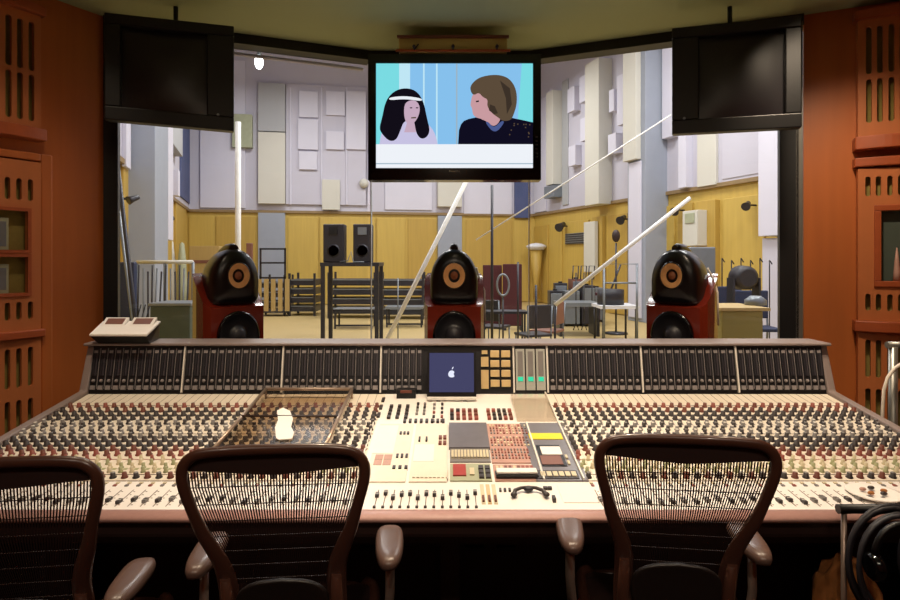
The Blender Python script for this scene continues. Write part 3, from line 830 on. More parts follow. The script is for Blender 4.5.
ty([(389, 97), (405, 95.5), (422, 98), (422, 101), (405, 98.5), (389, 100)], 'tv_white', 5)
for x_, y_ in ((411, 107.5), (417, 107.5)): ty([(x_-1.6, y_), (x_, y_-.8), (x_+1.6, y_), (x_, y_+.8)], 'tv_hair', 5)
ty([(411, 117), (416, 116.6), (416, 118), (411, 118.2)], 'tv_brown', 5)
ty([(458, 146), (459, 130), (461, 124), (464, 120.5), (469, 118.5), (476, 117), (490, 121), (503, 117), (512, 117.5), (522, 119.5), (533, 122), (533, 146)], 'tv_suit', 2)
ty([(480, 108), (500, 108), (501, 120), (494, 127), (487, 121), (479, 118)], 'tv_skin2', 3)
ty([(488, 121), (494, 128), (502, 120), (505, 122), (495, 134), (485, 122)], 'tv_collar', 4)
ty([(473, 92), (481, 88), (490, 92), (491, 112), (486, 119), (478, 118), (473, 115), (472, 107), (470, 105)], 'tv_skin2', 4)
ty([(471, 92), (470, 86), (475, 80), (482, 76), (495, 74), (506, 76), (513, 82), (517, 92), (517, 104), (514, 114), (511, 120), (503, 121), (498, 117), (492, 113), (487, 106), (488, 99), (483, 97), (479, 92), (474, 95)], 'tv_brown', 5)
ty([(490, 104), (495, 106), (498, 113), (494, 114), (489, 110)], 'tv_brown2', 6); ty([(500, 80), (510, 88), (512, 104), (507, 114), (506, 98)], 'tv_brown2', 6)
ty([(476, 100.5), (479, 100), (479, 101.5), (476, 102)], 'tv_hair', 5)
ty([(376, 144), (533, 144), (533, 168), (376, 168)], 'tv_white', 7); ty([(376, 163), (533, 163), (533, 164), (376, 164)], 'tv_grey', 8)
for k in range(12):
    x_, y_ = 508+random.random()*22, 122+random.random()*17; ty([(x_, y_), (x_+1.2, y_), (x_+1.2, y_+1.2), (x_, y_+1.2)], 'tv_brown', 3)
part('screen', mb, tv, label='lit screen with the two figures')
mb = MB()
for k in range(6): tbox(mb, 535.5, 136+k*4, 538, 138+k*4, 3.997, 4.0, 'dark_grey')
part('side_buttons', mb, tv)
mb = MB(); tbox(mb, 420, 45, 424, 60, 4.06, 4.1, 'black_plastic'); tbox(mb, 482, 45, 486, 60, 4.06, 4.1, 'black_plastic'); part('hanging_bracket', mb, tv)
# wooden mount above
mw = thing('ceiling_mount', 'yellowish wooden mounting block directly above the central television', 'mount', (.03, 4.46, 3.02))
mb = MB(); a = at(399, 52.5, 4.0); b = at(507, 39, 4.0); mb.box((a.x, 3.98, a.z), (b.x, 4.46, b.z), 'mount_wood'); part('block', mb, mw, bevel=.006)
mb = MB(); mb.box((a.x-.01, 3.965, b.z-.003), (b.x+.01, 3.985, b.z+.014), 'knob_brown'); mb.box((a.x-.02, 3.97, a.z-.002), (b.x+.02, 3.985, a.z+.012), 'orange_wood_x'); part('edge_strip', mb, mw)
for px in (414, 453, 497):
    mb = MB(); c = at(px, 47, 3.97); mb.lathe([(.009, 0), (.011, .03), (.004, .045), (1e-6, .045)], 'console_dark', 8, Matrix.Translation(c+Vector((0, .012, 0))) @ Matrix.Rotation(PI/2, 4, 'X')); mb.tube([c+Vector((0, 0, -.02)), c+Vector((.03 if px == 414 else 0, 0, .02))], .005, 'console_dark'); part('clamp', mb, mw)

def crt(corners, dep, label, mirror):
    """black tube monitor: front face quad bl, br, tr, tl; extends back"""
    bl, br, tr, tl = corners
    u = (br-bl); n = u.cross(tl-bl).normalized()      # towards camera
    if n.y > 0: n = -n
    def P(s, t, o=0): return bl.lerp(br, s).lerp(tl.lerp(tr, s), t)+n*o
    def B_(mb, s0, s1, t0, t1, o0, o1, m): mb.hexa([P(s0,t0,o1), P(s1,t0,o1), P(s1,t0,o0), P(s0,t0,o0), P(s0,t1,o1), P(s1,t1,o1), P(s1,t1,o0), P(s0,t1,o0)], m)
    r = thing('tube_monitor', label, 'monitor', P(.5, 0, -.15))
    s0, s1 = (.12, .78) if not mirror else (.22, .88)
    mb = MB(); B_(mb, 0, 1, 0, .13, -.06, 0, 'black_plastic'); B_(mb, 0, 1, .9, 1, -.06, 0, 'black_plastic')
    B_(mb, 0, s0, .13, .9, -.06, 0, 'black_plastic'); B_(mb, s1, 1, .13, .9, -.06, 0, 'black_plastic')
    part('bezel', mb, r, bevel=.006)
    mb = MB(); B_(mb, .01, .99, .01, .99, -.10, -.061, 'black_plastic')
    a = [P(.02,.02,-.1), P(.98,.02,-.1), P(.98,.98,-.1), P(.02,.98,-.1)]; b = [P(.2,.12,-dep), P(.8,.12,-dep), P(.8,.85,-dep), P(.2,.85,-dep)]
    mb.hexa([b[0], b[1], a[1], a[0], b[3], b[2], a[2], a[3]], 'black_plastic'); part('back_shell', mb, r)
    # gently curved tube face
    mb = MB(); n_ = 10; vs = []; fs = []
    for j in range(n_+1):
        for i in range(n_+1):
            s = i/n_; t = j/n_; bulge = .018*(1-(2*s-1)**2)*(1-(2*t-1)**2)**.9
            vs.append(P(s0+(s1-s0)*s, .13+.77*t, -.05+bulge))
    for j in range(n_):
        for i in range(n_): q = j*(n_+1)+i; fs.append((q, q+1, q+n_+2, q+n_+1))
    mb.add(vs, fs, 'dark_screen', True); part('screen', mb, r)
    mb = MB(); c = P(.87 if not mirror else .10, .14, 0); mb.tube([c, c+n*.008], .008, 'steel_grey', 10); part('knob', mb, r)
    mb = MB(); c = P(.5, .92, -.30); mb.tube([c-Z*.04, Vector((c.x, c.y, CEIL-.001))], .014, 'black_plastic', 10); part('ceiling_bracket', mb, r)
    return r
def cq4(pa, ya, pb, yb, ta, ba, tb, bb_):
    return [at(pa, ba, ya), at(pb, bb_, yb), at(pb, tb, yb), at(pa, ta, ya)]
crt(cq4(104, 3.30, 234, 3.53, 12, 119, 26, 131), .34, 'black tube monitor hanging at upper left corner of the window', False)
crt(cq4(672, 3.53, 802, 3.30, 28, 134, 15, 127), .34, 'black tube monitor hanging at upper right corner of the window', True)

# ------------------------------------------------------------------ loudspeakers
def loudspeaker(loc, rz, label, wood='red_wood'):
    r = thing('loudspeaker', label, 'loudspeaker', loc, rz, None); r.scale = (.87, 1, 1)
    mb = MB(); mb.box((-.17, -.16, 0), (.17, .16, .84), 'black_frame'); part('plinth', mb, r, world=False, bevel=.01)
    # bowed wooden cabinet whose top rises towards the back
    o = [(-.188, -.17), (.188, -.17), (.212, -.10), (.218, .0)]
    for i in range(1, 12):
        t = PI*i/12; o.append((.218*math.cos(t), .02+.24*math.sin(t)))
    o += [(-.218, .0), (-.212, -.10)]
    def topz(y):
        t = min(1, max(0, (y+.17)/.30)); return 1.315+.20*t*t*(3-2*t)
    n = len(o); vs = [(x, y, .84) for x, y in o]+[(x, y, topz(y)) for x, y in o]
    mb = MB(); mb.add(vs, [tuple(range(n))[::-1]]+[(i, (i+1) % n, n+(i+1) % n, n+i) for i in range(n)], wood)
    # top: strips between mirrored points
    vs2 = []; ys = [-.17, -.12, -.06, 0, .06, .12, .18, .22, .26]
    def hwx(y): return .188+.024*(y+.17)/.07 if y < -.10 else (.212+.006*(y+.1)/.1 if y < 0 else (.218 if y < .02 else .218*math.sqrt(max(0, 1-((y-.02)/.24)**2))))
    for y in ys: vs2 += [(-hwx(y), y, topz(y)), (hwx(y), y, topz(y))]
    mb.add(vs2, [(2*i, 2*i+1, 2*i+3, 2*i+2) for i in range(len(ys)-1)], wood, True)
    part('cabinet', mb, r, world=False)
    mb = MB(); T = Matrix.Translation((0, -.172, 1.14)) @ Matrix.Rotation(PI/2, 4, 'X')
    mb.lathe([(.150, -.002), (.150, .016), (.135, .02), (.125, .012), (.07, -.0), (.055, .004), (.05, .02), (.03, .032), (1e-6, .036)], 'woofer_black', 32, T, mlist=['black_gloss', 'black_gloss', 'woofer_black', 'woofer_black', 'woofer_black', 'dark_grey', 'dark_grey', 'dark_grey', 'dark_grey'])
    part('woofer', mb, r, world=False)
    # black head: flat-bottomed dome, tapering backwards
    mb = MB(); n = 32
    prof = [(-.178, .0), (-.176, .6), (-.165, .88), (-.135, .98), (-.07, 1.0), (.02, .95), (.1, .82), (.17, .6), (.22, .32), (.25, .05)]
    vs = []
    for y, q in prof:
        q = max(q, .001)
        for k in range(n):
            t = 2*PI*k/n; c_, s_ = math.cos(t), math.sin(t)
            if s_ < 0: x = math.copysign(abs(c_)**.35, c_)*(.172); z = 1.47-.15*abs(s_)**.35
            else: x = c_*.172*(1-.06*s_); z = 1.47+.20*s_**.92
            vs.append((x*q, y, 1.47+(z-1.47)*q))
    fs = [(i*n+k, i*n+(k+1) % n, (i+1)*n+(k+1) % n, (i+1)*n+k) for i in range(len(prof)-1) for k in range(n)]
    mb.add(vs, fs, 'speaker_head', True); part('head', mb, r, world=False)
    mb = MB(); T = Matrix.Translation((0, -.178, 1.505)) @ Matrix.Rotation(PI/2, 4, 'X')
    mb.lathe([(.084, -.03), (.084, .008), (.076, .012), (.055, .004), (.032, -.004), (.028, -.004), (.018, .008), (1e-6, .014)], 'cone_tan', 28, T, mlist=['speaker_head', 'speaker_head', 'cone_tan', 'cone_tan', 'cone_dark', 'cone_dark', 'cone_dark', 'cone_dark'])
    part('midrange_cone', mb, r, world=False, label='tan round cone')
    mb = MB(); mb.tube([(0, -.13, 1.668), (0, -.09, 1.672), (0, 0, 1.672), (0, .1, 1.655), (0, .16, 1.64)], [.024, .032, .028, .016, .004], 'speaker_head', 14)
    part('tweeter', mb, r, world=False)
    mb = MB(); mb.tube([(.165, .02, 1.55), (.19, .06, 1.48), (.226, .04, 1.40), (.23, .04, 1.2)], .007, 'cable_white', 6); part('cable', mb, r, world=False)
    return r
SY = 3.78
loudspeaker(((227-CX)/F*SY, SY, 0), math.radians(42), 'red wood loudspeaker with black head at the left of the window')
loudspeaker(((454-CX)/F*3.84, 3.84, 0), 0, 'red wood loudspeaker with black head in the middle below the television')
loudspeaker(((683-CX)/F*SY, SY, 0), math.radians(-42), 'orange-red wood loudspeaker with black head at the right of the window', 'red_wood')

# ------------------------------------------------------------------ chairs
def arc(c, r, a0, a1, n): return [(c[0]+r[0]*math.cos(math.radians(a0+(a1-a0)*k/n)), c[1]+r[1]*math.sin(math.radians(a0+(a1-a0)*k/n))) for k in range(n+1)]
def back_y(z):      # lean and lumbar curve of the backrest
    t = (z-.45)/(1.115-.45)
    return -.135-.165*t-.03*math.sin(PI*min(1, max(0, t)))*0+.02*math.sin(2*PI*t)
HWP = [(.47, .145), (.6, .15), (.69, .150), (.76, .158), (.817, .176), (.87, .196), (.936, .214), (1.0, .231), (1.04, .236), (1.07, .228), (1.09, .205), (1.098, .17), (1.102, .10), (1.103, 0)]
def hw_at(z):
    for (z0, w0), (z1, w1) in zip(HWP, HWP[1:]):
        if z0 <= z <= z1: return w0+(w1-w0)*(z-z0)/(z1-z0)
    return HWP[-1][1]
def make_chair(label):
    r = thing('office_chair', label, 'office chair', (0, 0, 0), 0)
    # back frame loop, wide rim
    right = [Vector((w, back_y(z), z)) for z, w in HWP]
    left = [Vector((-p.x, p.y, p.z)) for p in right[:-1]][::-1]
    loop = right+left
    # smooth resample (Catmull-Rom)
    def cr(pts, sub, closed=False):
        out = []; N = len(pts)
        for i in range(N-1):
            p0 = pts[max(i-1, 0)]; p1 = pts[i]; p2 = pts[i+1]; p3 = pts[min(i+2, N-1)]
            for k in range(sub):
                t = k/sub
                out.append(.5*((2*p1)+(-p0+p2)*t+(2*p0-5*p1+4*p2-p3)*t*t+(-p0+3*p1-3*p2+p3)*t**3))
        out.append(pts[-1]); return out
    path = cr(loop, 4); rad = []
    for p in path:
        z = p.z
        if z > 1.06: w = .015
        elif z > .93: w = .0155
        elif z > .7: w = .0155+(.93-z)/.23*.012
        else: w = .0275
        rad.append((w, .013))
    # section: first axis radial (perp to normal), second along chair depth
    mb = MB(); vs = []; n = 10
    for i, p in enumerate(path):
        d = (path[min(i+1, len(path)-1)]-path[max(i-1, 0)]).normalized()
        nb = Vector((0, 1, .25)).normalized(); rd = d.cross(nb).normalized(); nb = rd.cross(d).normalized()
        for k in range(n):
            t = 2*PI*k/n; vs.append(p+rd*rad[i][0]*math.cos(t)+nb*rad[i][1]*math.sin(t))
    fs = [(i*n+k, i*n+(k+1) % n, (i+1)*n+(k+1) % n, (i+1)*n+k) for i in range(len(path)-1) for k in range(n)]
    mb.add(vs, fs, 'chair_frame', True)
    part('back_frame', mb, r, world=False)
    # head band: solid crossbar dipping in the middle
    mb = MB(); N = 24; top = []; bot = []
    for k in range(N+1):
        x = -.222+.444*k/N; u = x/.222
        zt = 1.098-.03*abs(u)**5; zb_ = 1.036-.004*math.cos(u*PI)+.008*abs(u)
        if zt < zb_+.006: zt = zb_+.006
        top.append(Vector((x, back_y(zt)+.006, zt))); bot.append(Vector((x, back_y(zb_)+.006, zb_)))
    vs = top+bot+[v+Vector((0, .008, 0)) for v in top+bot]; fs = []
    m_ = N+1
    for k in range(N):
        fs += [(k, m_+k, m_+k+1, k+1), (2*m_+k, 2*m_+k+1, 3*m_+k+1, 3*m_+k), (m_+k, 3*m_+k, 3*m_+k+1, m_+k+1), (k, k+1, 2*m_+k+1, 2*m_+k)]
    mb.add(vs, fs, 'chair_mesh'); part('top_band', mb, r, world=False)
    # woven mesh of narrow vertical bands and a few cross threads
    mb = MB(); n = 58; zs = [.5, .6, .7, .76, .82, .88, .94, 1.0, 1.045]
    for k in range(n):
        u = -1+2*(k+.5)/n
        vs = []
        for z in zs:
            h = hw_at(z)-.008; w = h/n*.56; x = u*h
            vs += [(x-w, back_y(z)+.008, z), (x+w, back_y(z)+.008, z)]
        mb.add(vs, [(2*i, 2*i+1, 2*i+3, 2*i+2) for i in range(len(zs)-1)], 'chair_mesh')
    z = .5
    while z < 1.04:
        h = hw_at(z)-.008; mb.box((-h, back_y(z)+.009, z), (h, back_y(z)+.011, z+.002), 'chair_mesh'); z += .05
    part('mesh_back', mb, r, world=False)
    # lumbar pad
    mb = MB(); pts = []
    for k in range(25):
        t = 2*PI*k/24; c, s = math.cos(t), math.sin(t)
        pts.append((.13*math.copysign(abs(c)**.6, c), 0, .625+.075*math.copysign(abs(s)**.7, s)+.014*(1-abs(c))))
    pts = pts[:-1]
    mb.prism([(x, back_y(z)-.030, z) for x, _, z in pts], (0, .022, 0), 'leather_seat', True); part('lumbar_pad', mb, r, world=False, bevel=.006)
    # spine bracket behind, from tilt unit up to the frame
    for s in (-1, 1):
        mb = MB(); mb.tube([(s*.05, 0, .40), (s*.1, -.12, .41), (s*.145, -.165, .47), (s*.150, back_y(.6)-.012, .6), (s*.152, back_y(.72)-.012, .72)], [.022, .022, .022, .02, .014], 'chair_frame', 10)
        part('back_bracket', mb, r, world=False)
    # seat
    mb = MB(); outl = []
    for k in range(32):
        t = 2*PI*k/32; c, s = math.cos(t), math.sin(t)
        outl.append(Vector((.245*math.copysign(abs(c)**.45, c)*(1+.06*s), .06+.215*math.copysign(abs(s)**.5, s), .455-(.03 if s > .8 else 0))))
    mb.tube(outl, .02, 'chair_frame', 8, closed=True); part('seat_frame', mb, r, world=False)
    mb = MB(); inn = [Vector((p.x*.97, .06+(p.y-.06)*.97, p.z+.008)) for p in outl]
    mb.prism([p-Vector((0, 0, .012)) for p in inn], (0, 0, .014), 'chair_mesh'); part('seat', mb, r, world=False)
    mb = MB(); mb.box((-.09, -.1, .37), (.09, .16, .43), 'chair_frame'); part('tilt_unit', mb, r, world=False, bevel=.015)
    # arms
    for s in (-1, 1):
        mb = MB(); mb.tube([(s*.10, -.02, .41), (s*.24, -.05, .42), (s*.29, -.06, .46), (s*.300, -.07, .58), (s*.300, -.06, .70)], [(.014, .03), (.014, .03), (.014, .03), (.013, .026), (.013, .024)], 'chair_metal', 10)
        arm = part('armrest', mb, r, world=False)
        mb = MB(); o = []
        for k in range(28):
            t = 2*PI*k/28; c, s_ = math.cos(t), math.sin(t)
            o.append((s*.298+.043*math.copysign(abs(c)**.7, c)*(1+.18*s_), -.05+.130*math.copysign(abs(s_)**.75, s_)))
        rings = []
        for zz, k_ in ((.698, .72), (.705, .95), (.717, 1.0), (.729, .96), (.737, .82), (.740, .5)):
            rings.append([Vector((s*.298+(x-s*.298)*k_, -.05+(y+.05)*k_, zz)) for x, y in o])
        vs = [v for rg in rings for v in rg]; nn = 28
        fs = [(i*nn+k, i*nn+(k+1) % nn, (i+1)*nn+(k+1) % nn, (i+1)*nn+k) for i in range(5) for k in range(nn)]
        fs.append(tuple(range(5*nn, 6*nn))); fs.append(tuple(range(nn))[::-1])
        mb.add(vs, fs, 'arm_pad', True); part('arm_pad', mb, arm, world=False)
    # column and base
    mb = MB(); mb.tube([(0, .02, .10), (0, .02, .24)], .035, 'black_plastic', 14); mb.tube([(0, .02, .24), (0, .02, .38)], .02, 'chair_metal', 14); part('gas_column', mb, r, world=False)
    for k in range(5):
        t = 2*PI*k/5+PI/2; d = Vector((math.cos(t), math.sin(t), 0)); o = Vector((0, .02, 0))
        mb = MB(); mb.tube([o+d*.02+Z*.12, o+d*.15+Z*.11, o+d*.30+Z*.085], [.024, .02, .015], 'chair_frame', 8); lg = part('base_leg', mb, r, world=False)
        mb = MB(); q = Vector((-d.y, d.x, 0)); c = o+d*.30+Z*.03
        mb.tube([c-q*.026, c-q*.006], .03, 'black_plastic', 12); mb.tube([c+q*.006, c+q*.026], .03, 'black_plastic', 12); mb.tube([c, c+Z*.06], .008, 'black_plastic', 6); part('caster', mb, lg, world=False)
    return r
ch2 = make_chair('dark mesh-back office chair left of the middle, whole back in view')
ch3 = copy_tree(ch2); ch3['label'] = 'rightmost dark mesh-back office chair, turned slightly to the right'
ch1 = copy_tree(ch2); ch1['label'] = 'leftmost dark mesh-back office chair, cut off by the left edge'
def place_chair(c, xt, yt, rz):
    """xt, yt: where the middle of the top of the backrest stands"""
    rz = math.radians(rz); ly = back_y(1.1)
    c.location = (xt+math.sin(rz)*ly, yt-math.cos(rz)*ly, 0); c.rotation_euler = (0, 0, rz)
    c['group'] = 'mesh-back office chairs in front of the console'
place_chair(ch2, -.462, 1.575, 5)
place_chair(ch3, .655, 1.66, -7)
place_chair(ch1, -1.115, 1.47, 7)
for c_, sg, dx in ((ch2, -1, .05), (ch3, 1, -.045)):
    for o in c_.children:
        if o.name.startswith('armrest') and o.data.vertices[-1].co.x*sg > 0: o.location = (dx, 0, 0)
for o in ch1.children:
    if o.name.startswith('armrest'): o.location = (-.075 if o.data.vertices[-1].co.x > 0 else .05, -.02, -.045)

# ------------------------------------------------------------------ right foreground: headphone stand, cables, hide; steel rail by wall
hs = thing('cable_stand', 'black stand hung with coiled black cables at the lower right corner', 'stand', (1.42, 1.95, 0))
mb = MB(); a = at(836, 500, 2.0)
x0 = a.x; mb.tube([(x0, 1.96, 0), (x0, 1.96, .775)], .009, 'chair_metal', 8); mb.tube([(x0+.42, 1.96, 0), (x0+.42, 1.96, .775)], .009, 'chair_metal', 8)
mb.tube([(x0-.02, 1.96, .787), (x0+.44, 1.96, .787)], .016, 'black_plastic', 8); mb.tube([(x0, 1.96, .15), (x0+.42, 1.96, .15)], .008, 'black_plastic', 8)
for x in (x0, x0+.42): mb.tube([(x, 1.80, .012), (x, 2.06, .012)], .012, 'black_plastic', 8)
part('frame', mb, hs)
def coil(c, R, turns, seed, tilt):
    rnd = random.Random(seed); pts = []
    for k in range(turns*28+1):
        t = 2*PI*k/28; rr = R*(1+.08*math.sin(t*.37+seed)); sag = 1.18
        pts.append(Vector((c[0]+rr*math.cos(t), c[1]+.03*math.sin(t*.13+seed)+tilt*math.sin(t)-.0, c[2]+rr*sag*math.sin(t))))
    return pts
for k, (c, R, t_, lab) in enumerate((((x0+.13, 1.90, .635), .14, 6, 'outer thick coil of black cable hanging on the stand'), ((x0+.25, 1.85, .655), .12, 5, 'second black cable coil hanging in front at the right end of the stand'))):
    mb = MB(); mb.tube(coil(c, R, t_, k, .012), .008, 'dark_grey', 6)
    solo('cable_coil', mb, lab, 'cable')
# headphones hanging
hp = thing('headphones', 'black headphones hanging among the cable coils, lower right', 'headphones', (x0+.14, 1.88, .66))
c = Vector((x0+.1, 1.84, .69))
mb = MB(); mb.tube([c+Vector((.085*math.cos(t), 0, .10*math.sin(t))) for t in [PI*k/12 for k in range(13)]], (.010), 'black_plastic', 8); part('headband', mb, hp)
for s in (-1, 1):
    mb = MB(); mb.lathe([(.03, -.018), (.04, -.012), (.042, .008), (.03, .018), (1e-6, .02)], 'black_gloss', 18, Matrix.Translation(c+Vector((s*.085, 0, -.03))) @ Matrix.Rotation(PI/2, 4, 'Y')); part('ear_cup', mb, hp)
# crumpled hide/bag on floor
mb = MB(); hb = at(858, 592, 1.98)
import mathutils
n = 36; vs = []; fs = []
for j in range(n//2+1):
    for i in range(n):
        th = PI*j/(n//2); ph = 2*PI*i/n
        p = Vector((math.sin(th)*math.cos(ph), math.sin(th)*math.sin(ph), math.cos(th)))
        k = 1+.22*mathutils.noise.noise(p*2.6)+.1*mathutils.noise.noise(p*7)
        vs.append(Vector((p.x*.11*k, p.y*.13*k, .27+p.z*.26*k)))
mz = min(v.z for v in vs)
vs = [Vector((v.x, v.y, v.z-mz)) for v in vs]
for j in range(n//2):
    for i in range(n): fs.append((j*n+i, (j+1)*n+i, (j+1)*n+(i+1) % n, j*n+(i+1) % n))
mb.add(vs, fs, 'hide', True)
solo('paper_bag', mb, 'crumpled orange-brown bag on the floor under the cable coils', 'bag', loc=(1.41, 2.12, 0))
# steel rail with white cable by right wall
rl = thing('steel_stand', 'shiny steel stand with looping white cable at the right edge by the slotted wall', 'stand', (2.16, 2.98, 0))
mb = MB(); c = at(893, 345, 2.95)
mb.tube([(c.x, 2.95, .01), (c.x, 2.95, c.z-.01)], .02, 'aluminium', 12); part('pole', mb, rl)
mb = MB(); mb.tube([(c.x-.03, 2.95, c.z), (c.x+.16, 2.95, c.z+.003)], .017, 'aluminium', 12); part('top_arm', mb, rl)
mb = MB(); mb.lathe([(.11, 0), (.11, .012), (.03, .03), (.02, .03)], 'aluminium', 20, Matrix.Translation((c.x, 2.95, 0))); part('round_base', mb, rl)
pts = [at(x, y, 2.9) for x, y in ((912, 352), (904, 362), (895, 368), (888, 377), (884, 390), (883, 405), (882, 425), (881, 450))]
mb = MB(); mb.tube(pts, .008, 'cable_white', 8); part('white_cable', mb, rl)

# ------------------------------------------------------------------ the studio beyond the glass
FL = Vector((-9.1, 20.8, 0)); FR = Vector((3.25, 23.0, 0))
NLw = Vector((-3.87, 4.6, 0)); NRw = Vector((9.1, 4.6, 0))
SH = 11.5
sf = MB(); sf.prism([Vector((-4.0, 4.25, -.1)), Vector((-2.1, 4.15, -.1)), Vector((-.6, 4.75, -.1)), Vector((.6, 4.75, -.1)), Vector((2.1, 4.15, -.1)), Vector((9.4, 4.3, -.1)), FR+Vector((.3, .3, -.1)), FL+Vector((-.3, .3, -.1))], (0, 0, .1), 'parquet')
struct('floor', sf)
cs = MB(); cs.prism([Vector((-4.2, 3.7, SH)), Vector((9.5, 3.7, SH)), FR+Vector((.3, .3, SH)), FL+Vector((-.3, .3, SH))], (0, 0, .1), 'lavender_pale'); struct('ceiling', cs)
def swall(name, p, q, inn):
    d = (q-p).normalized(); o = -inn
    mb = MB()
    YT = 3.27
    def bx_(z0, z1, t0, m): mb.hexa([p+inn*t0+Z*z0, q+inn*t0+Z*z0, q+o*.2+Z*z0, p+o*.2+Z*z0, p+inn*t0+Z*z1, q+inn*t0+Z*z1, q+o*.2+Z*z1, p+o*.2+Z*z1], m)
    bx_(0, YT, 0, 'yellow_board'); bx_(YT+.06, SH, .04, 'lavender'); 
    w = struct(name, mb)
    mb = MB(); mb.hexa([p+inn*.09+Z*YT, q+inn*.09+Z*YT, q+Z*YT, p+Z*YT, p+inn*.09+Z*(YT+.09), q+inn*.09+Z*(YT+.09), q+Z*(YT+.09), p+Z*(YT+.09)], 'board_trim'); part('dado_rail', mb, w)
    return w
def perp_in(p, q, towards):
    d = (q-p).normalized(); n = Vector((-d.y, d.x, 0)); return n if n.dot(towards-p) > 0 else -n
mid = Vector((0, 12, 0))
nF = perp_in(FL, FR, mid); nLs = perp_in(NLw, FL, mid); nRs = perp_in(NRw, FR, mid)
w_far = swall('wall_far', FL, FR, nF); w_fl = swall('wall_far_left', NLw, FL, nLs); w_fr = swall('wall_far_right', NRw, FR, nRs)
nw = MB()
for p, q in ((Vector((-3.95, 4.5, 0)), A+Vector((-.12, .12, 0))), (D+Vector((.12, .12, 0)), Vector((9.2, 4.5, 0)))):
    nw.hexa([p, q, q+Vector((0, -.08, 0)), p+Vector((0, -.08, 0)), p+Z*SH, q+Z*SH, q+Vector((0, -.08, 0))+Z*SH, p+Vector((0, -.08, 0))+Z*SH], 'lavender')
for p, q in ((A, B), (B, C_), (C_, D)):
    d = (q-p).normalized(); o = Vector((-d.y, d.x, 0))*.1
    nw.hexa([p+Z*3.29, q+Z*3.29, q+o+Z*3.29, p+o+Z*3.29, p+Z*SH, q+Z*SH, q+o+Z*SH, p+o+Z*SH], 'lavender')
struct('wall_near', nw)
class SW(WallF): pass
SFar = SW(FL, (FR-FL).normalized(), nF); SLf = SW(NLw, (FL-NLw).normalized(), nLs); SRt = SW(NRw, (FR-NRw).normalized(), nRs)
def wp(sw, wall, px0, py0, px1, py1, o, m, name='wall_panel', o0=.04, sub=True, flat=None):
    oa, ob = (o, o) if sw is SFar else ((o, 0) if sw is SRt else (0, o))
    s0, s1 = sw.sof(px0, oa), sw.sof(px1, ob); pm = (px0+px1)/2
    if (s1-s0)*(sw.sof(px1)-sw.sof(px0)) <= 0 or abs(s1-s0) < .15: s0, s1 = sw.sof(px0, o*.5), sw.sof(px1, o*.5)
    s0, s1 = sorted((s0, s1))
    z1 = sw.zof(pm, py0, o*.5); z0 = sw.zof(pm, py1, o*.5)
    if flat is not None: z0 = flat
    mb = MB(); sw.box(mb, s0, s1, z0, z1, o0, o, m)
    return part(name, mb, wall, bevel=.01)
# far wall (px 187..532)
wp(SFar, w_far, 258, 84, 285, 132, .3, 'grey_panel'); wp(SFar, w_far, 258, 133, 285, 204, .3, 'cream_panel')
wp(SFar, w_far, 258, 213, 285, 300, .12, 'bluegrey', o0=0)
wp(SFar, w_far, 232, 115, 252, 148, .3, 'pale_green')
wp(SFar, w_far, 200, 60, 245, 208, .12, 'lavender_pale'); wp(SFar, w_far, 286, 86, 366, 205, .14, 'lavender')
for (a, b, c, d) in ((299, 92, 318, 118), (326, 92, 345, 116), (326, 132, 344, 150), (299, 152, 317, 170), (322, 180, 340, 210), (298, 120, 318, 150), (346, 92, 366, 150)):
    wp(SFar, w_far, a, b, c, d, .24, 'lavender_pale' if b != 180 else 'cream_panel', o0=.14)
for px in (290, 321, 346, 368): wp(SFar, w_far, px, 88, px+1.5, 205, .19, 'lavender_pale', o0=.14, name='batten')
wp(SFar, w_far, 385, 182, 432, 210, .10, 'lavender_pale'); wp(SFar, w_far, 438, 178, 462, 207, .3, 'cream_panel'); wp(SFar, w_far, 438, 216, 462, 300, .12, 'bluegrey', o0=0)
wp(SFar, w_far, 464, 180, 512, 214, .10, 'lavender_pale'); wp(SFar, w_far, 515, 60, 530, 218, .16, 'blue_panel')
for a, b in ((189, 214), (216, 256), (288, 318), (320, 375), (377, 405), (408, 436), (466, 490), (493, 512), (514, 530)):
    wp(SFar, w_far, a, 216+(a-187)*.012, b, 312, .05 if a != 320 else .09, 'yellow_board' if (a//7) % 2 else 'yellow_board_dark', o0=0, name='yellow_panel', flat=.02)
# left wall (px 119..187)
wp(SLf, w_fl, 119, -40, 131, 168, .12, 'lavender_pale'); wp(SLf, w_fl, 140, -20, 155, 330, .5, 'bluegrey', o0=0, flat=0); wp(SLf, w_fl, 155.5, -20, 161, 240, .5, 'lavender_pale', o0=0)
wp(SLf, w_fl, 168, 100, 178, 150, .25, 'grey_panel'); wp(SLf, w_fl, 178, 60, 190, 200, .08, 'blue_panel')
wp(SLf, w_fl, 166, 170, 180, 196, .3, 'lavender_pale')
for a, b in ((120, 138), (162, 172), (174, 186)): wp(SLf, w_fl, a, 168 if a == 120 else 205, b, 300, .06, 'yellow_board_dark', o0=0, name='yellow_panel', flat=.02)
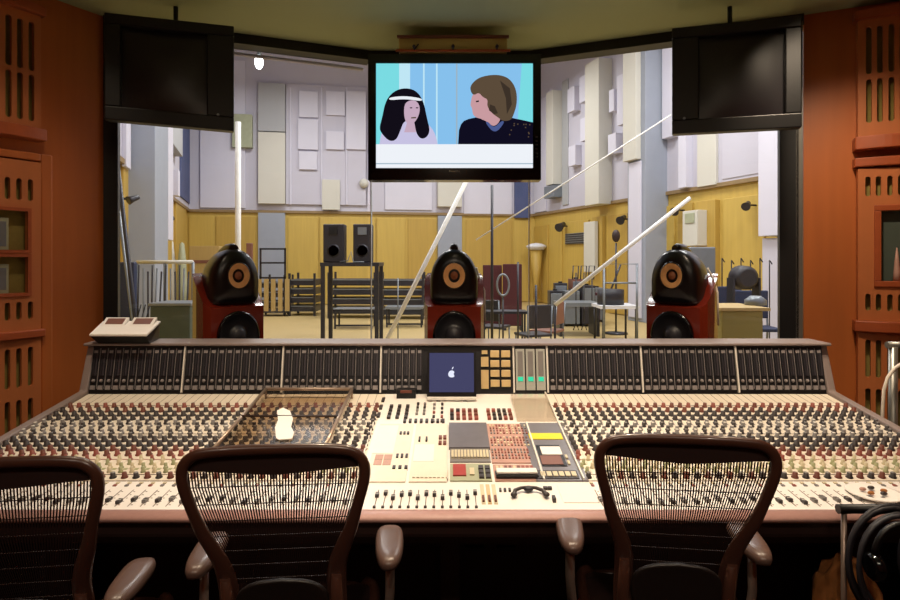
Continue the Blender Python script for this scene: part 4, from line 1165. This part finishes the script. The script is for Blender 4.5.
# right wall (px 532..780)
wp(SRt, w_fr, 534, 100, 548, 212, .10, 'lavender_pale'); wp(SRt, w_fr, 551, 92, 558, 185, .4, 'cream_panel'); wp(SRt, w_fr, 549, 186, 559, 198, .4, 'steel_grey')
wp(SRt, w_fr, 562, 80, 570, 205, .08, 'grey_panel')
for (a, b, c, d) in ((571, 88, 578, 112), (583, 76, 591, 102), (584, 118, 591, 141), (572, 146, 579, 166), (613, 90, 618, 112), (612, 134, 620, 154), (621, 75, 629, 125)):
    wp(SRt, w_fr, a, b, c, d, .28, 'lavender_pale', o0=.04)
wp(SRt, w_fr, 592, 62, 606, 205, .5, 'cream_panel')
def clad(sw, wall, px0, px1, o, t, z0, z1, m):
    a, b = sorted((sw.sof(px0, o), sw.sof(px1, o))); mb = MB(); sw.box(mb, a, b, z0, z1, o+.001, o+t, m); part('cladding', mb, wall, bevel=.01)
wp(SRt, w_fr, 639, -150, 657, 330, .7, 'bluegrey', o0=0, flat=0)
clad(SRt, w_fr, 628, 641, .7, .16, 4.2, 8.2, 'cream_panel'); clad(SRt, w_fr, 630, 642, .7, .05, .1, 4.15, 'lavender_pale')
wp(SRt, w_fr, 666, 10, 676, 138, .25, 'lavender_pale'); wp(SRt, w_fr, 678, -20, 694, 188, .25, 'lavender_pale'); wp(SRt, w_fr, 697, -20, 720, 186, .12, 'cream_panel'); wp(SRt, w_fr, 722, -20, 766, 176, .06, 'lavender')
wp(SRt, w_fr, 768, -60, 790, 236, .5, 'lavender_pale', o0=0); wp(SRt, w_fr, 770, 238, 790, 340, .4, 'lavender', o0=0, flat=0)
for a, b in ((534, 549), (551, 563), (565, 590), (592, 606), (608, 629), (659, 676), (678, 694), (696, 720), (723, 766)):
    wp(SRt, w_fr, a, 222-(a-532)*.155+4, b, 300, .06 if a not in (592, 696) else .14, 'yellow_board' if a % 2 else 'yellow_board_dark', o0=0, name='yellow_panel', flat=.02)

def wthing(sw, px0, py0, px1, py1, o, m, name, label, cat, o0=.06, extra=None):
    s0, s1 = sorted((sw.sof(px0), sw.sof(px1))); pm = (px0+px1)/2
    z1 = sw.zof(pm, py0); z0 = sw.zof(pm, py1)
    mb = MB(); sw.box(mb, s0, s1, z0, z1, o0, o, m)
    if extra: extra(mb, sw, s0, s1, z0, z1)
    return solo(name, mb, label, cat, bevel=.015)
def slats(mb, sw, s0, s1, z0, z1):
    for k in range(5): z = z0+(z1-z0)*(k+.5)/5; sw.box(mb, s0+.05, s1-.05, z-.015, z+.015, .11, .14, 'dark_grey')
wthing(SRt, 568, 233, 590, 244, .12, 'steel_grey', 'wall_vent', 'grey slatted rectangular vent on the yellow wall right of the television', 'vent', extra=slats)
wthing(SRt, 592, 222, 603, 272, .3, 'cream_panel', 'radiator_box', 'tall narrow cream box on the yellow wall beside the grey vent', 'wall box', o0=.17)
wthing(SRt, 697, 211, 712, 246, .42, 'cream_panel', 'wall_heater', 'cream boxed heater on yellow wall above the right loudspeaker', 'heater', o0=.14, extra=lambda mb, sw, s0, s1, z0, z1: sw.box(mb, s0+.08, s1-.1, z1-.3, z1-.06, .42, .44, 'pale_green'))
# hood
hd_ = thing('wall_basin', 'white rounded wall bracket on tapered post, right of the maroon screens', 'wall fixture', SRt.pt(SRt.sof(545), 1.0, .3))
q = SRt.pt(SRt.sof(545), SRt.zof(545, 247), .35)
mb = MB(); mb.lathe([(.0001, -.12), (.28, -.11), (.38, 0), (.38, .04), (.2, .12), (.0001, .15)], 'wall_white', 20, Matrix.Translation(q)); part('bowl', mb, hd_)
mb = MB(); mb.lathe([(.12, -1.9), (.12, -1.2), (.24, -.12)], 'yellow_board_dark', 12, Matrix.Translation(q)); part('post', mb, hd_)
def spot(sw, px, py, label):
    s = sw.sof(px, .3); c = sw.pt(s, sw.zof(px, py, .3), .3); k = c.y/12
    r = thing('wall_speaker', label, 'wall lamp', c)
    mb = MB(); mb.tube([c-sw.n*.25*1, c], .02, 'steel_dark', 6); part('bracket', mb, r)
    mb = MB(); d = Vector((-.6, -.7, -.4)).normalized(); mb.tube([c-d*.12*k, c+d*.02, c+d*.10*k], [.045*k, .065*k, .09*k], 'steel_dark', 12); part('lamp_head', mb, r)
spot(SRt, 561, 226, 'small black wall lamp above the grey slatted vent')
spot(SRt, 622, 219, 'small black wall lamp left of the bluish pilaster')
spot(SRt, 747, 205, 'black wall lamp on the yellow wall at far right of window')
spot(SRt, 676, 210, 'small black wall lamp just right of the bluish pilaster')
spot(SLf, 133, 199, 'black wall lamp on the left yellow wall')
spot(SLf, 168, 220, 'small black wall lamp deeper along the left yellow wall')
# alarm bell
mb = MB(); c = SFar.pt(SFar.sof(364, .3), SFar.zof(364, 183, .3), .16); mb.lathe([(.17, 0), (.17, .08), (.1, .16), (1e-6, .18)], 'cream_panel', 20, Matrix.Translation(c) @ SFar.n.to_track_quat('Z', 'Y').to_matrix().to_4x4())
solo('wall_bell', mb, 'round cream disc fixed to far wall left under the television corner', 'wall fixture')

# floor-standing things: by px and floor distance
def fl_at(px, Y): return Vector(((px-CX)/F*Y, Y, 0))
def hz(py, Y): return EYE-(py-HY)/F*Y
# tall table with two loudspeakers
Y = 11.0
tb = thing('tall_table', 'tall dark metal table in the studio carrying two black speakers', 'table', fl_at(349, Y))
xl, xr = (320-CX)/F*Y, (379-CX)/F*Y; zt = hz(262.5, Y)
mb = MB(); mb.box((xl, Y, zt-.07), (xr, Y+.8, zt), 'steel_dark'); part('table_top', mb, tb)
for x in (xl+.01, xr-.08):
    for y in (Y, Y+.72): mb = MB(); mb.box((x, y, 0), (x+.07, y+.07, zt-.07), 'steel_dark'); part('leg', mb, tb)
mb = MB(); mb.box((xl+.09, Y+.74, .6), (xr-.09, Y+.77, .63), 'steel_dark'); mb.box((xl+.09, Y+.74, 1.1), (xr-.09, Y+.77, 1.13), 'steel_dark'); part('stretcher', mb, tb)
for k, (a, b, lab) in enumerate(((323, 344, 'left one of two black speakers standing on the tall studio table'), (353, 371.5, 'right one of two black speakers standing on the tall studio table'))):
    r = thing('stage_speaker', lab, 'speaker', (((a+b)/2-CX)/F*Y, Y+.25, zt))
    xa, xb = (a-CX)/F*(Y+.1), (b-CX)/F*(Y+.1); z1 = hz(224, Y+.1)
    mb = MB(); mb.box((xa, Y+.1, zt), (xb, Y+.4, z1), 'dark_grey'); part('cabinet', mb, r, bevel=.02)
    mb = MB(); mb.lathe([(.12, 0), (.12, .01), (.05, -.02), (1e-6, .0)], 'steel_dark', 18, Matrix.Translation(((xa+xb)/2, Y+.1, zt+.22)) @ Matrix.Rotation(PI/2, 4, 'X')); part('cone', mb, r)
    mb = MB(); mb.box(((xa+xb)/2-.08, Y+.08, z1-.2), ((xa+xb)/2+.08, Y+.1, z1-.06), 'steel_grey' if k else 'black_plastic'); part('horn', mb, r)
mb = MB(); mb.tube([(xl+.35, Y+.06, zt+.01), (xl+.5, Y+.05, zt+.03), (xl+.56, Y+.06, zt+.2), (xl+.60, Y+.07, zt+.01), (xl+.8, Y+.06, zt+.012)], .012, 'steel_grey', 6)
solo('loose_cable', mb, 'grey cable trailing between the two speakers on the tall table', 'cable')

# stacked stage risers along the far wall
def riser(px0, px1, Y, dz, n, label, m='steel_grey', legs=True, dep=.9, h=.17, z0=.12):
    x0, x1 = (px0-CX)/F*Y, (px1-CX)/F*Y
    r = thing('stage_riser', label, 'staging', ((x0+x1)/2, Y+dep/2, 0))
    for k in range(n):
        z = z0+k*dz
        mb = MB(); mb.box((x0, Y, z), (x1, Y+dep, z+h), 'dark_grey' if k % 2 else 'steel_dark'); part('deck', mb, r)
        mb = MB(); mb.box((x0+.04, Y-.015, z+h-.03), (x1-.04, Y-.002, z+h), 'steel_grey'); part('edge', mb, r)
    for x in (x0, x1-.06):
        mb = MB(); mb.box((x, Y-.08, 0), (x+.06, Y-.02, z0+dz*n+.1), 'steel_dark'); part('leg', mb, r)
        mb = MB(); mb.box((x, Y+dep, 0), (x+.06, Y+dep+.05, z0+dz*n+.1), 'steel_dark'); part('leg', mb, r)
    return r
riser(289, 316, 17.2, .25, 4, 'stack of grey staging decks to the right of the slatted crate in studio')
riser(328, 376, 16.5, .26, 4, 'stack of staging decks seen between the legs of the tall table')
riser(378, 424, 16.2, .26, 4, 'stack of staging decks between the tall table and middle loudspeaker')
riser(260, 286, 19.0, .3, 3, 'staging decks against the far wall behind the slatted crate')
# low benches
def bench(px0, px1, py, Y, label, h=None):
    x0, x1 = (px0-CX)/F*Y, (px1-CX)/F*Y; zt = hz(py, Y)
    r = thing('low_bench', label, 'bench', ((x0+x1)/2, Y+.3, 0))
    mb = MB(); mb.box((x0, Y, zt-.05), (x1, Y+.6, zt), 'steel_grey'); part('bench_top', mb, r)
    for x in (x0+.02, x1-.06):
        for y in (Y+.02, Y+.54): mb = MB(); mb.box((x, y, 0), (x+.04, y+.04, zt-.05), 'steel_dark'); part('leg', mb, r)
    mb = MB(); mb.box((x0+.06, Y+.03, .06), (x1-.06, Y+.05, .1), 'steel_dark'); part('rail', mb, r)
bench(333, 373, 309, 13.9, 'low grey bench on studio floor framed by the tall table legs')
bench(385, 423, 307, 14.2, 'low grey bench on studio floor left of the middle loudspeaker')
# slatted crate trolley
Y = 17.0
r = thing('slatted_trolley', 'trolley of tan slats with dark rails at the foot of the blue-grey panel', 'trolley', fl_at(272, Y))
x0, x1 = (257-CX)/F*Y, (287-CX)/F*Y
for k in range(5):
    mb = MB(); x = x0+(x1-x0)*k/4.3; mb.box((x, Y, .15), (x+.12, Y+.05, hz(279, Y)), 'tan_wood'); part('slat', mb, r)
mb = MB()
for py in (248, 262, 277): mb.box((x0+.05, Y+.06, hz(py, Y)-.05), (x1-.05, Y+.1, hz(py, Y)), 'steel_dark')
mb.box((x0+.05, Y+.06, .05), (x0+.1, Y+.1, hz(248, Y)), 'steel_dark'); mb.box((x1-.1, Y+.06, .05), (x1-.05, Y+.1, hz(248, Y)), 'steel_dark'); mb.box((x0, Y, .1), (x1, Y+.6, .15), 'steel_dark')
part('rail_frame', mb, r)
mb = MB()
for x in (x0+.1, x1-.1):
    for y in (Y+.08, Y+.5): mb.tube([(x-.02, y, .05), (x+.02, y, .05)], .05, 'black_plastic', 10)
part('wheels', mb, r)
# dark tall pieces left of the trolley
def baffle(px0, px1, pyt, Y, m, label, name='sound_screen', cat='screen', th=.1):
    x0, x1 = (px0-CX)/F*Y, (px1-CX)/F*Y; zt = hz(pyt, Y)
    r = thing(name, label, cat, ((x0+x1)/2, Y, 0))
    mb = MB(); mb.box((x0, Y, .08), (x1, Y+th, zt), m); part('panel', mb, r, bevel=.02)
    mb = MB(); mb.box((x0, Y-.2, 0), (x0+.06, Y+th+.2, .08), 'steel_dark'); mb.box((x1-.06, Y-.2, 0), (x1, Y+th+.2, .08), 'steel_dark'); part('foot', mb, r)
baffle(246, 252, 243, 16, 'brown_face', 'narrow brown upright board left of the slatted trolley')
baffle(483, 502, 265, 14.0, 'maroon', 'left maroon upholstered sound screen behind the black mic stand')
baffle(503, 522, 264, 13.8, 'maroon', 'right maroon upholstered sound screen beside the stacked chairs')
# tripod stands and mic stands
def mic_stand(px, pyt, Y, label, m='steel_dark', streak=None, rad=.012, tri=.35, bm=None, brad=None, mic=True, pole_to=None):
    p = fl_at(px, Y); zt = hz(pyt, Y)
    r = thing('microphone_stand', label, 'microphone stand', p)
    for k in range(3):
        t = 2*PI*k/3+.5; mb = MB(); mb.tube([p+Z*.25, p+Vector((math.cos(t)*tri, math.sin(t)*tri, .012))], rad, m, 6); part('leg', mb, r)
    mb = MB(); mb.tube([p+Z*.2, p+Z*zt], rad*1.1, m, 8); part('pole', mb, r)
    if streak:
        a, b = at(streak[0], streak[1], Y), at(streak[2], streak[3], Y)
        mb = MB(); mb.tube([a, b], brad or rad, bm or m, 8); part('streak', mb, r, label='glass reflection built as a long pale boom arm' if bm else None)
        if mic:
            d = (b-a).normalized(); mb = MB(); mb.tube([b, b+d*.18], [.03, .036], m, 10); part('microphone', mb, r)
    return r
mic_stand(555, 305, 7.0, 'stand with long white boom standing in for a glass reflection, rising to the right behind the right loudspeaker', streak=(555, 305, 690, 198), bm='glass_streak', brad=.024, mic=False)  # the white arm is a window reflection given solid shape
mic_stand(492, 185, 7.6, 'tall black stand below the television with a glass reflection built as a thin pale boom', streak=(476, 240, 671, 115), bm='glass_streak', brad=.009, rad=.016, mic=False, tri=.45)  # pale arm on the black stand imitates a streak reflected in the glass
mic_stand(518, 262, 8.45, 'plain black stand in front of the maroon screens', rad=.012, tri=.22)
mic_stand(398, 278, 10.2, 'thin grey stand left of the middle loudspeaker', m='steel_grey', rad=.010)
mic_stand(536, 285, 7.6, 'short dark stand just left of the stand with the white reflection streak', rad=.014, tri=.2)
mic_stand(371.5, 190, 10.3, 'thin grey upright stand in front of the right table speaker', m='steel_grey', rad=.010)
p0 = at(390, 335, 7.0); p1 = at(467, 180, 7.0); d = (p1-p0); s = p0.z/d.z; foot = p0-d*s
mb = MB(); mb.tube([foot+Z*.02, p1], .026, 'glass_streak', 8); solo('glass_streak', mb, 'long white glass reflection built as a pole, leaning up to the television just left of the middle loudspeaker', 'pole')  # leaning white rod imitates a reflection in the window
mb = MB(); xx = (238-CX)/F*8.6; mb.tube([(xx, 8.6, 0), (xx, 8.6, hz(122, 8.6))], .042, 'glass_streak', 10); mb.lathe([(.25, 0), (.25, .03), (.05, .05)], 'glass_streak', 16, Matrix.Translation((xx, 8.6, 0)))  # bright highlight of a glass joint, modelled as an upright with a foot
solo('edge_highlight', mb, 'glass-edge highlight built as an upright post on round foot behind the left loudspeaker', 'post')
# dark leaning poles at far left
mb = MB(); a = at(116, 150, 6.4); b = at(137, 335, 6.4); f_ = Vector((b.x+.03, 6.4, .01)); mb.tube([f_, b, a], .022, 'steel_dark', 8)
solo('dark_pole', mb, 'dark pole leaning against the left end of the window, the longer one', 'pole')
mb = MB(); a = at(118, 205, 6.6); b = at(134, 330, 6.6); f_ = Vector((b.x+.06, 6.6, .01)); mb.tube([f_, b, a], .018, 'steel_grey', 8)
solo('dark_pole', mb, 'shorter dark pole beside the long leaning pole at the left window end', 'pole')
# left rail with stands (clothes-rail like) and cabinet
Y = 9.5; r = thing('stand_rack', 'long pale rack rail loaded with folded stands, left side of studio', 'rack', fl_at(162, Y))
x0, x1 = (137-CX)/F*Y, (193-CX)/F*Y; zt = hz(262, Y)
mb = MB(); mb.tube([(x0, Y, zt), (x1, Y, zt)], .03, 'cream_panel', 8); part('top_rail', mb, r)
for x in (x0, (x0+x1)/2, x1): mb = MB(); mb.tube([(x, Y, 0), (x, Y, zt)], .025, 'steel_grey', 8); part('upright', mb, r)
mb = MB(); mb.box((x0, Y-.25, .0), (x1, Y+.25, .12), 'green_grey'); part('base', mb, r)
for k in range(12):
    x = x0+.05+(x1-x0-.1)*k/11
    mb = MB(); mb.tube([(x+.04*math.sin(k), Y-.10, .13), (x, Y-.04, zt-.05-.1*(k % 3)*.5)], .014, ('steel_dark', 'steel_grey', 'dark_grey')[k % 3], 6)
    mb.tube([(x-.05, Y-.09, .5), (x+.05, Y-.07, .9)], .01, 'steel_dark', 6); part('folded_stand', mb, r)
baffle(119, 134, 262, 8.8, 'navy', 'dark blue upright screen at the left end of studio rack')
Y = 7.6; mb = MB(); x0, x1 = (150-CX)/F*Y, (190-CX)/F*Y; mb.box((x0, Y, 0), (x1, Y+.5, hz(306, Y)), 'green_grey'); mb.box((x0-.02, Y-.02, hz(306, Y)), (x1+.02, Y+.52, hz(303, Y)), 'steel_grey')
solo('low_cabinet', mb, 'low grey-green cabinet behind the white controller, left of the left loudspeaker', 'cabinet', bevel=.01)
# cream rail boxes far left
Y = 18; mb = MB(); x0, x1 = (189-CX)/F*Y, (219-CX)/F*Y; mb.box((x0, Y, 0), (x1, Y+.6, hz(246, Y)), 'tan_wood'); mb.box((x0+.05, Y-.02, 1.5), (x1-.05, Y, 1.6), 'brown_face')
solo('wooden_chest', mb, 'tan wooden cupboard far back in studio above the left loudspeaker', 'cupboard', bevel=.02)
for k, (px, lab) in enumerate(((171, 'first of two pale draped stands on the far left of the studio'), (182, 'second pale draped stand nearer the tan cupboard'))):
    mb = MB(); Y = 17.0; c = fl_at(px, Y); mb.lathe([(.14, 0), (.14, .9), (.11, 1.6), (.06, hz(240+k*2, Y)-.05), (1e-6, hz(240+k*2, Y))], 'cream_panel' if k == 0 else 'pale_green', 12, Matrix.Translation(c))
    solo('draped_stand', mb, lab, 'draped stand')
# chairs in the studio: stacking chairs
def stack_chair(px, Y, rz, label, col='dark_grey', n=1, group=None, k=1):
    c = fl_at(px, Y)
    r = thing('stacking_chair', label, 'chair', c, math.radians(rz), group)
    mb = MB(); mb.box((-.22, -.22, .43), (.22, .22, .47), col); part('seat', mb, r, world=False, bevel=.01)
    mb = MB(); mb.box((-.21, .19, .56), (.21, .225, .92), col); part('backrest', mb, r, world=False, bevel=.02)
    r.scale = (k, k, k)
    for x in (-.2, .2):
        mb = MB(); mb.tube([(x, -.2, 0), (x, -.19, .43)], .014, 'steel_grey', 6); part('leg', mb, r, world=False)
        mb = MB(); mb.tube([(x, .24, 0), (x, .2, .43), (x, .235, .9)], .014, 'steel_grey', 6); part('leg', mb, r, world=False)
    return r
stack_chair(533, 9.3, 200, 'dark studio chair just right of the maroon screens, seen nearly front on', 'dark_grey')
stack_chair(547, 9.8, 240, 'dark studio chair turned sideways next to the one by the maroon screens', 'brown_face')
stack_chair(737, 10, 10, 'dark blue chair at lower right of window, nearest the right loudspeaker', 'navy', k=1.25)
stack_chair(758, 9.2, -5, 'dark blue chair at lower right of window, closer to the frame', 'navy', k=1.22)
stack_chair(494, 10.4, 150, 'dark studio chair partly behind the black stand', 'steel_dark')
# round chrome drum frame at (505,283)
Y = 9.0; c = at(503, 285, Y); r = thing('cymbal_stand', 'stand with an upright grey hoop in front of maroon screens', 'stand', (c.x, Y, 0))
mb = MB(); ring = [c+Vector((.09*math.cos(t), .02*math.sin(t), .16*math.sin(t))) for t in [2*PI*k/20 for k in range(20)]]; mb.tube(ring, .016, 'steel_grey', 6, closed=True); part('hoop', mb, r)
mb = MB(); mb.tube([(c.x, Y, .02), (c.x, Y, c.z-.16)], .014, 'steel_dark', 6); part('pole', mb, r)
mb = MB(); mb.tube([(c.x-.25, Y, .012), (c.x, Y, .2), (c.x+.25, Y, .012)], .012, 'steel_dark', 6); mb.tube([(c.x, Y-.25, .012), (c.x, Y, .2)], .012, 'steel_dark', 6); part('foot', mb, r)
# low table between speaker and boom (y~312)
Y = 10.2; r = thing('low_table', 'low dark table in front of the maroon screens', 'table', fl_at(512, Y)); x0, x1 = (480-CX)/F*Y, (524-CX)/F*Y; zt = hz(309, Y)
mb = MB(); mb.box((x0, Y-.5, zt-.04), (x1, Y-.1, zt), 'steel_dark'); part('table_top', mb, r)
for x in (x0+.03, x1-.06):
    for y in (Y-.48, Y-.14): mb = MB(); mb.box((x, y, 0), (x+.03, y+.03, zt-.04), 'steel_dark'); part('leg', mb, r)
# steel frame trolley (600-640)
Y = 11.5; r = thing('frame_trolley', 'open steel frame trolley with pale deck left of the bluish pilaster', 'trolley', fl_at(620, Y))
x0, x1 = (604-CX)/F*Y, (637-CX)/F*Y; zt = hz(264, Y); zd = hz(306, Y)
mb = MB(); mb.tube([(x0, Y, .1), (x0, Y, zt), (x1, Y, zt), (x1, Y, .1)], .025, 'steel_grey', 8); mb.tube([(x0, Y, hz(283, Y)), (x1, Y, hz(283, Y))], .018, 'steel_grey', 8); part('end_frame', mb, r)
mb = MB(); mb.box((x0-.05, Y, zd-.06), (x1+.05, Y+.8, zd), 'wall_white'); part('deck', mb, r)
for x in (x0, x1):
    for y in (Y+.06, Y+.74): mb = MB(); mb.tube([(x, y, 0), (x, y, zd-.06)], .022, 'steel_dark', 8); part('leg', mb, r)
mb = MB(); mb.lathe([(.26, 0), (.26, .3), (.1, .31), (1e-6, .31)], 'dark_grey', 16, Matrix.Translation((x1-.4, Y+.4, zd)))
solo('drum', mb, 'dark drum sitting on the pale deck of the steel trolley', 'drum')
# long pale table and clutter of dark cases right of centre
Y = 12.5; mb = MB(); x0, x1 = (560-CX)/F*Y, (600-CX)/F*Y
r = thing('bench_table', 'long low platform on the studio floor right of the foot of the white reflection streak', 'platform', ((x0+x1)/2, Y, 0)); zt = hz(303, Y)
mb.box((x0, Y, zt-.08), (x1, Y+.8, zt), 'steel_grey'); part('deck', mb, r)
for x in (x0, x1-.06): mb = MB(); mb.box((x, Y+.02, 0), (x+.06, Y+.78, zt-.08), 'steel_dark'); part('trestle', mb, r)
rnd = random.Random(3)
for k in range(9):
    px = 555+k*5.2; Y = 14.6+.5*(k % 3); c = fl_at(px, Y); h = .75+.45*rnd.random()
    mb = MB(); w = .12+.06*rnd.random()
    mb.box((-w, -.2, .06), (w, .2, h), ('steel_dark', 'dark_grey', 'maroon', 'steel_grey', 'brown_face')[k % 5]); mb.box((-w+.02, -.215, h*.55), (w-.02, -.2, h-.06), 'steel_grey')
    for sx in (-w+.02, w-.05): mb.box((sx, -.18, 0), (sx+.03, .18, .06), 'black_plastic')
    mb.box((-.05, -.03, h), (.05, .03, h+.04), 'black_plastic')
    names = ['leftmost', 'second from left', 'third from left', 'fourth from left', 'middle', 'fourth from right', 'third from right', 'second from right', 'rightmost']
    solo('equipment_case', mb, names[k]+' upright case in the row of dark cases before the right yellow wall', 'case', group='upright cases before the right yellow wall', loc=c, rz=.25*rnd.random()-.1, bevel=.012)
for k, (px, lab) in enumerate(((576, 'left music stand above the dark cases'), (584, 'middle music stand above the dark cases'), (592, 'right music stand above the dark cases, next to the cream box'))):
    Y = 13.6; c = fl_at(px, Y); r = thing('music_stand', lab, 'music stand', c, 0, 'music stands above the cases'); zt = hz(266, Y)
    mb = MB(); mb.tube([c+Z*.1, c+Z*(zt-.15)], .014, 'steel_dark', 6); part('pole', mb, r)
    mb = MB(); mb.tube([c+Vector((-.08, 0, zt-.3)), c+Vector((-.04, .1, zt)), c+Vector((.08, .1, zt)), c+Vector((.04, 0, zt-.3))], .014, 'steel_dark', 6, closed=True); part('desk', mb, r)
    mb = MB(); mb.tube([c+Vector((-.06, 0, .012)), c+Z*.2, c+Vector((.06, 0, .012))], .012, 'steel_dark', 6); mb.tube([c+Z*.2, c+Vector((0, .22, .012))], .012, 'steel_dark', 6); part('foot', mb, r)
# tall lamp with round head at (616,236)
Y = 13.0; c = at(616, 236, Y); r = thing('floor_lamp', 'tall stand with dark round head against the yellow wall left of the pilaster', 'stand', (c.x, Y, 0))
mb = MB(); mb.ball(c, (.09, .05, .14), 'console_dark'); part('round_head', mb, r)
mb = MB(); mb.tube([(c.x, Y, .02), (c.x, Y, c.z-.15)], .02, 'steel_dark', 6); mb.tube([(c.x-.25, Y, .6), (c.x+.1, Y, 1.5)], .02, 'steel_dark', 6); part('pole', mb, r)
mb = MB(); mb.lathe([(.25, 0), (.25, .03), (.04, .05)], 'steel_dark', 14, Matrix.Translation((c.x, Y, 0))); part('foot', mb, r)
# right: grey screen behind speaker, drum-like round, wooden box
baffle(690, 716, 247, 9.0, 'steel_grey', 'grey framed panel standing behind the right loudspeaker', th=.12)
Y = 8.6; r = thing('bass_drum', 'dark round drum-shaped case on legs above the dark blue chairs', 'drum', (at(747, 275, Y).x, Y+.1, 0))
c = at(747, 278, Y); mb = MB(); mb.lathe([(.12, -.05), (.17, 0), (.18, .2), (.12, .26)], 'dark_grey', 22, Matrix.Translation(c) @ Matrix.Rotation(-PI/2, 4, 'X')); mb.box((c.x-.2, Y, .0), (c.x-.17, Y+.2, c.z), 'steel_dark'); mb.box((c.x+.17, Y, .0), (c.x+.2, Y+.2, c.z), 'steel_dark')
part('shell', mb, r)
for k in range(6):
    px = 722+k*9.5; Y = 11.4; c = fl_at(px, Y); zt = hz(258+2*(k % 2), Y); mb = MB(); mb.tube([c+Z*.05, c+Z*zt, c+Vector((.05, 0, zt-.08))], .012, 'steel_dark', 6); mb.box((c.x-.05, Y-.12, 0), (c.x+.05, Y+.12, .05), 'steel_dark')
    lab = ['leftmost', 'second', 'third', 'fourth', 'fifth', 'rightmost'][k]
    solo('short_stand', mb, lab+' of six short hooked stands lined before the right yellow wall', 'stand', group='short hooked stands at the right of the studio')
Y = 5.6; r = thing('wooden_desk', 'olive wooden box desk with pale top seen right of the right loudspeaker', 'desk', fl_at(745, Y)); x0, x1 = (722-CX)/F*Y, (776-CX)/F*Y; zt = hz(311, Y)
mb = MB(); mb.box((x0, Y, 0), (x1-.12, Y+.6, zt), 'olive_wood'); part('body', mb, r, bevel=.01)
mb = MB(); mb.box((x0-.02, Y-.02, zt+.001), (x1-.06, Y+.62, zt+.03), 'tan_wood'); part('desk_top', mb, r)
mb = MB(); Yb = 6.1; c = fl_at(748, Yb); mb.lathe([(.1, 0), (.1, .05), (.05, .09)], 'steel_grey', 14, Matrix.Translation((c.x, 5.95, zt+.031)))
solo('silver_base', mb, 'small round grey object on top of the olive wooden desk', 'round base')
# spotlight reflection at top left of the glass, built as a glowing ball
r = thing('reflected_lamp', 'small glow standing in for a spotlight reflected at the top of the left window pane', 'reflection', at(259, 62, 4.6))
c = at(259, 62, 4.6)
emission('glint_white', '#FFFFFF', 12)
mb = MB(); mb.ball(c, (.032, .032, .055), 'glint_white', 14); part('glint', mb, r, label='reflected light as a glowing white bulb')
mb = MB(); mb.tube([c+Z*.05, c+Z*.12], .02, 'steel_grey', 10); mb.tube([c+Z*.16, Vector((c.x, c.y, SH))], .006, 'steel_dark', 6); part('glint_holder', mb, r)  # added only to hold up the reflected glow

# ------------------------------------------------------------------ lights
def area(name, loc, size, power, color, rot=(0, 0, 0), sy=None, spread=PI):
    l = bpy.data.lights.new(name, 'AREA'); l.energy = power; l.color = color; l.size = size
    if sy: l.shape = 'RECTANGLE'; l.size_y = sy
    l.spread = spread
    o = bpy.data.objects.new(name, l); o.location = loc; o.rotation_euler = rot; COL.objects.link(o); return o
def spotl(name, loc, tgt, power, color, ang, blend=.5, size=.05):
    l = bpy.data.lights.new(name, 'SPOT'); l.energy = power; l.color = color; l.spot_size = math.radians(ang); l.spot_blend = blend; l.shadow_soft_size = size
    o = bpy.data.objects.new(name, l); o.location = loc; d = Vector(tgt)-Vector(loc); o.rotation_euler = d.to_track_quat('-Z', 'Y').to_euler(); COL.objects.link(o); return o
warm = (1, .80, .58); cool = (.93, .95, 1)
# studio ceiling lamps
for x, y in ((-4.5, 17), (1, 18), (-2, 11), (4, 12), (1, 7), (5.5, 7.5)):
    area('studio_lamp', (x, y, 7.8), 1.6, 300, (1, .985, .96))
# recessed control-room lamps over the console
for x, p in ((-1.5, 80), (-.55, 85), (.1, 110), (.7, 100), (1.6, 110)):
    spotl('ceiling_spot', (x, 2.35, CEIL-.02), (x, 2.55, .8), p, warm, 76, .7, .04)
# wall washers
spotl('wall_wash', (-1.6, 2.6, CEIL-.02), (-2.55, 3.3, 1.2), 30, warm, 75, .9, .08)
spotl('wall_wash', (1.7, 2.7, CEIL-.02), (2.6, 3.7, 1.2), 135, warm, 80, .9, .08)
for x in (-1.3, 0, 1.3): spotl('rear_fill', (x, -.4, CEIL-.02), (x*.9, 1.75, .85), 38, (1, .84, .68), 70, .8, .05)  # unseen fill spots, added to brighten the chair backs
area('rear_ceiling_fill', (0, -.2, CEIL-.03), .4, 14, warm)  # added soft fill behind the camera for chairs and front walls
wd = bpy.data.worlds.new('world'); SC.world = wd; wd.use_nodes = True
wd.node_tree.nodes['Background'].inputs['Color'].default_value = (.02, .02, .025, 1)
wd.node_tree.nodes['Background'].inputs['Strength'].default_value = 1
SC.view_settings.view_transform = 'Standard'; SC.view_settings.look = 'None'; SC.view_settings.gamma = 1
SC.view_settings.use_curve_mapping = False; SC.view_settings.exposure = 0
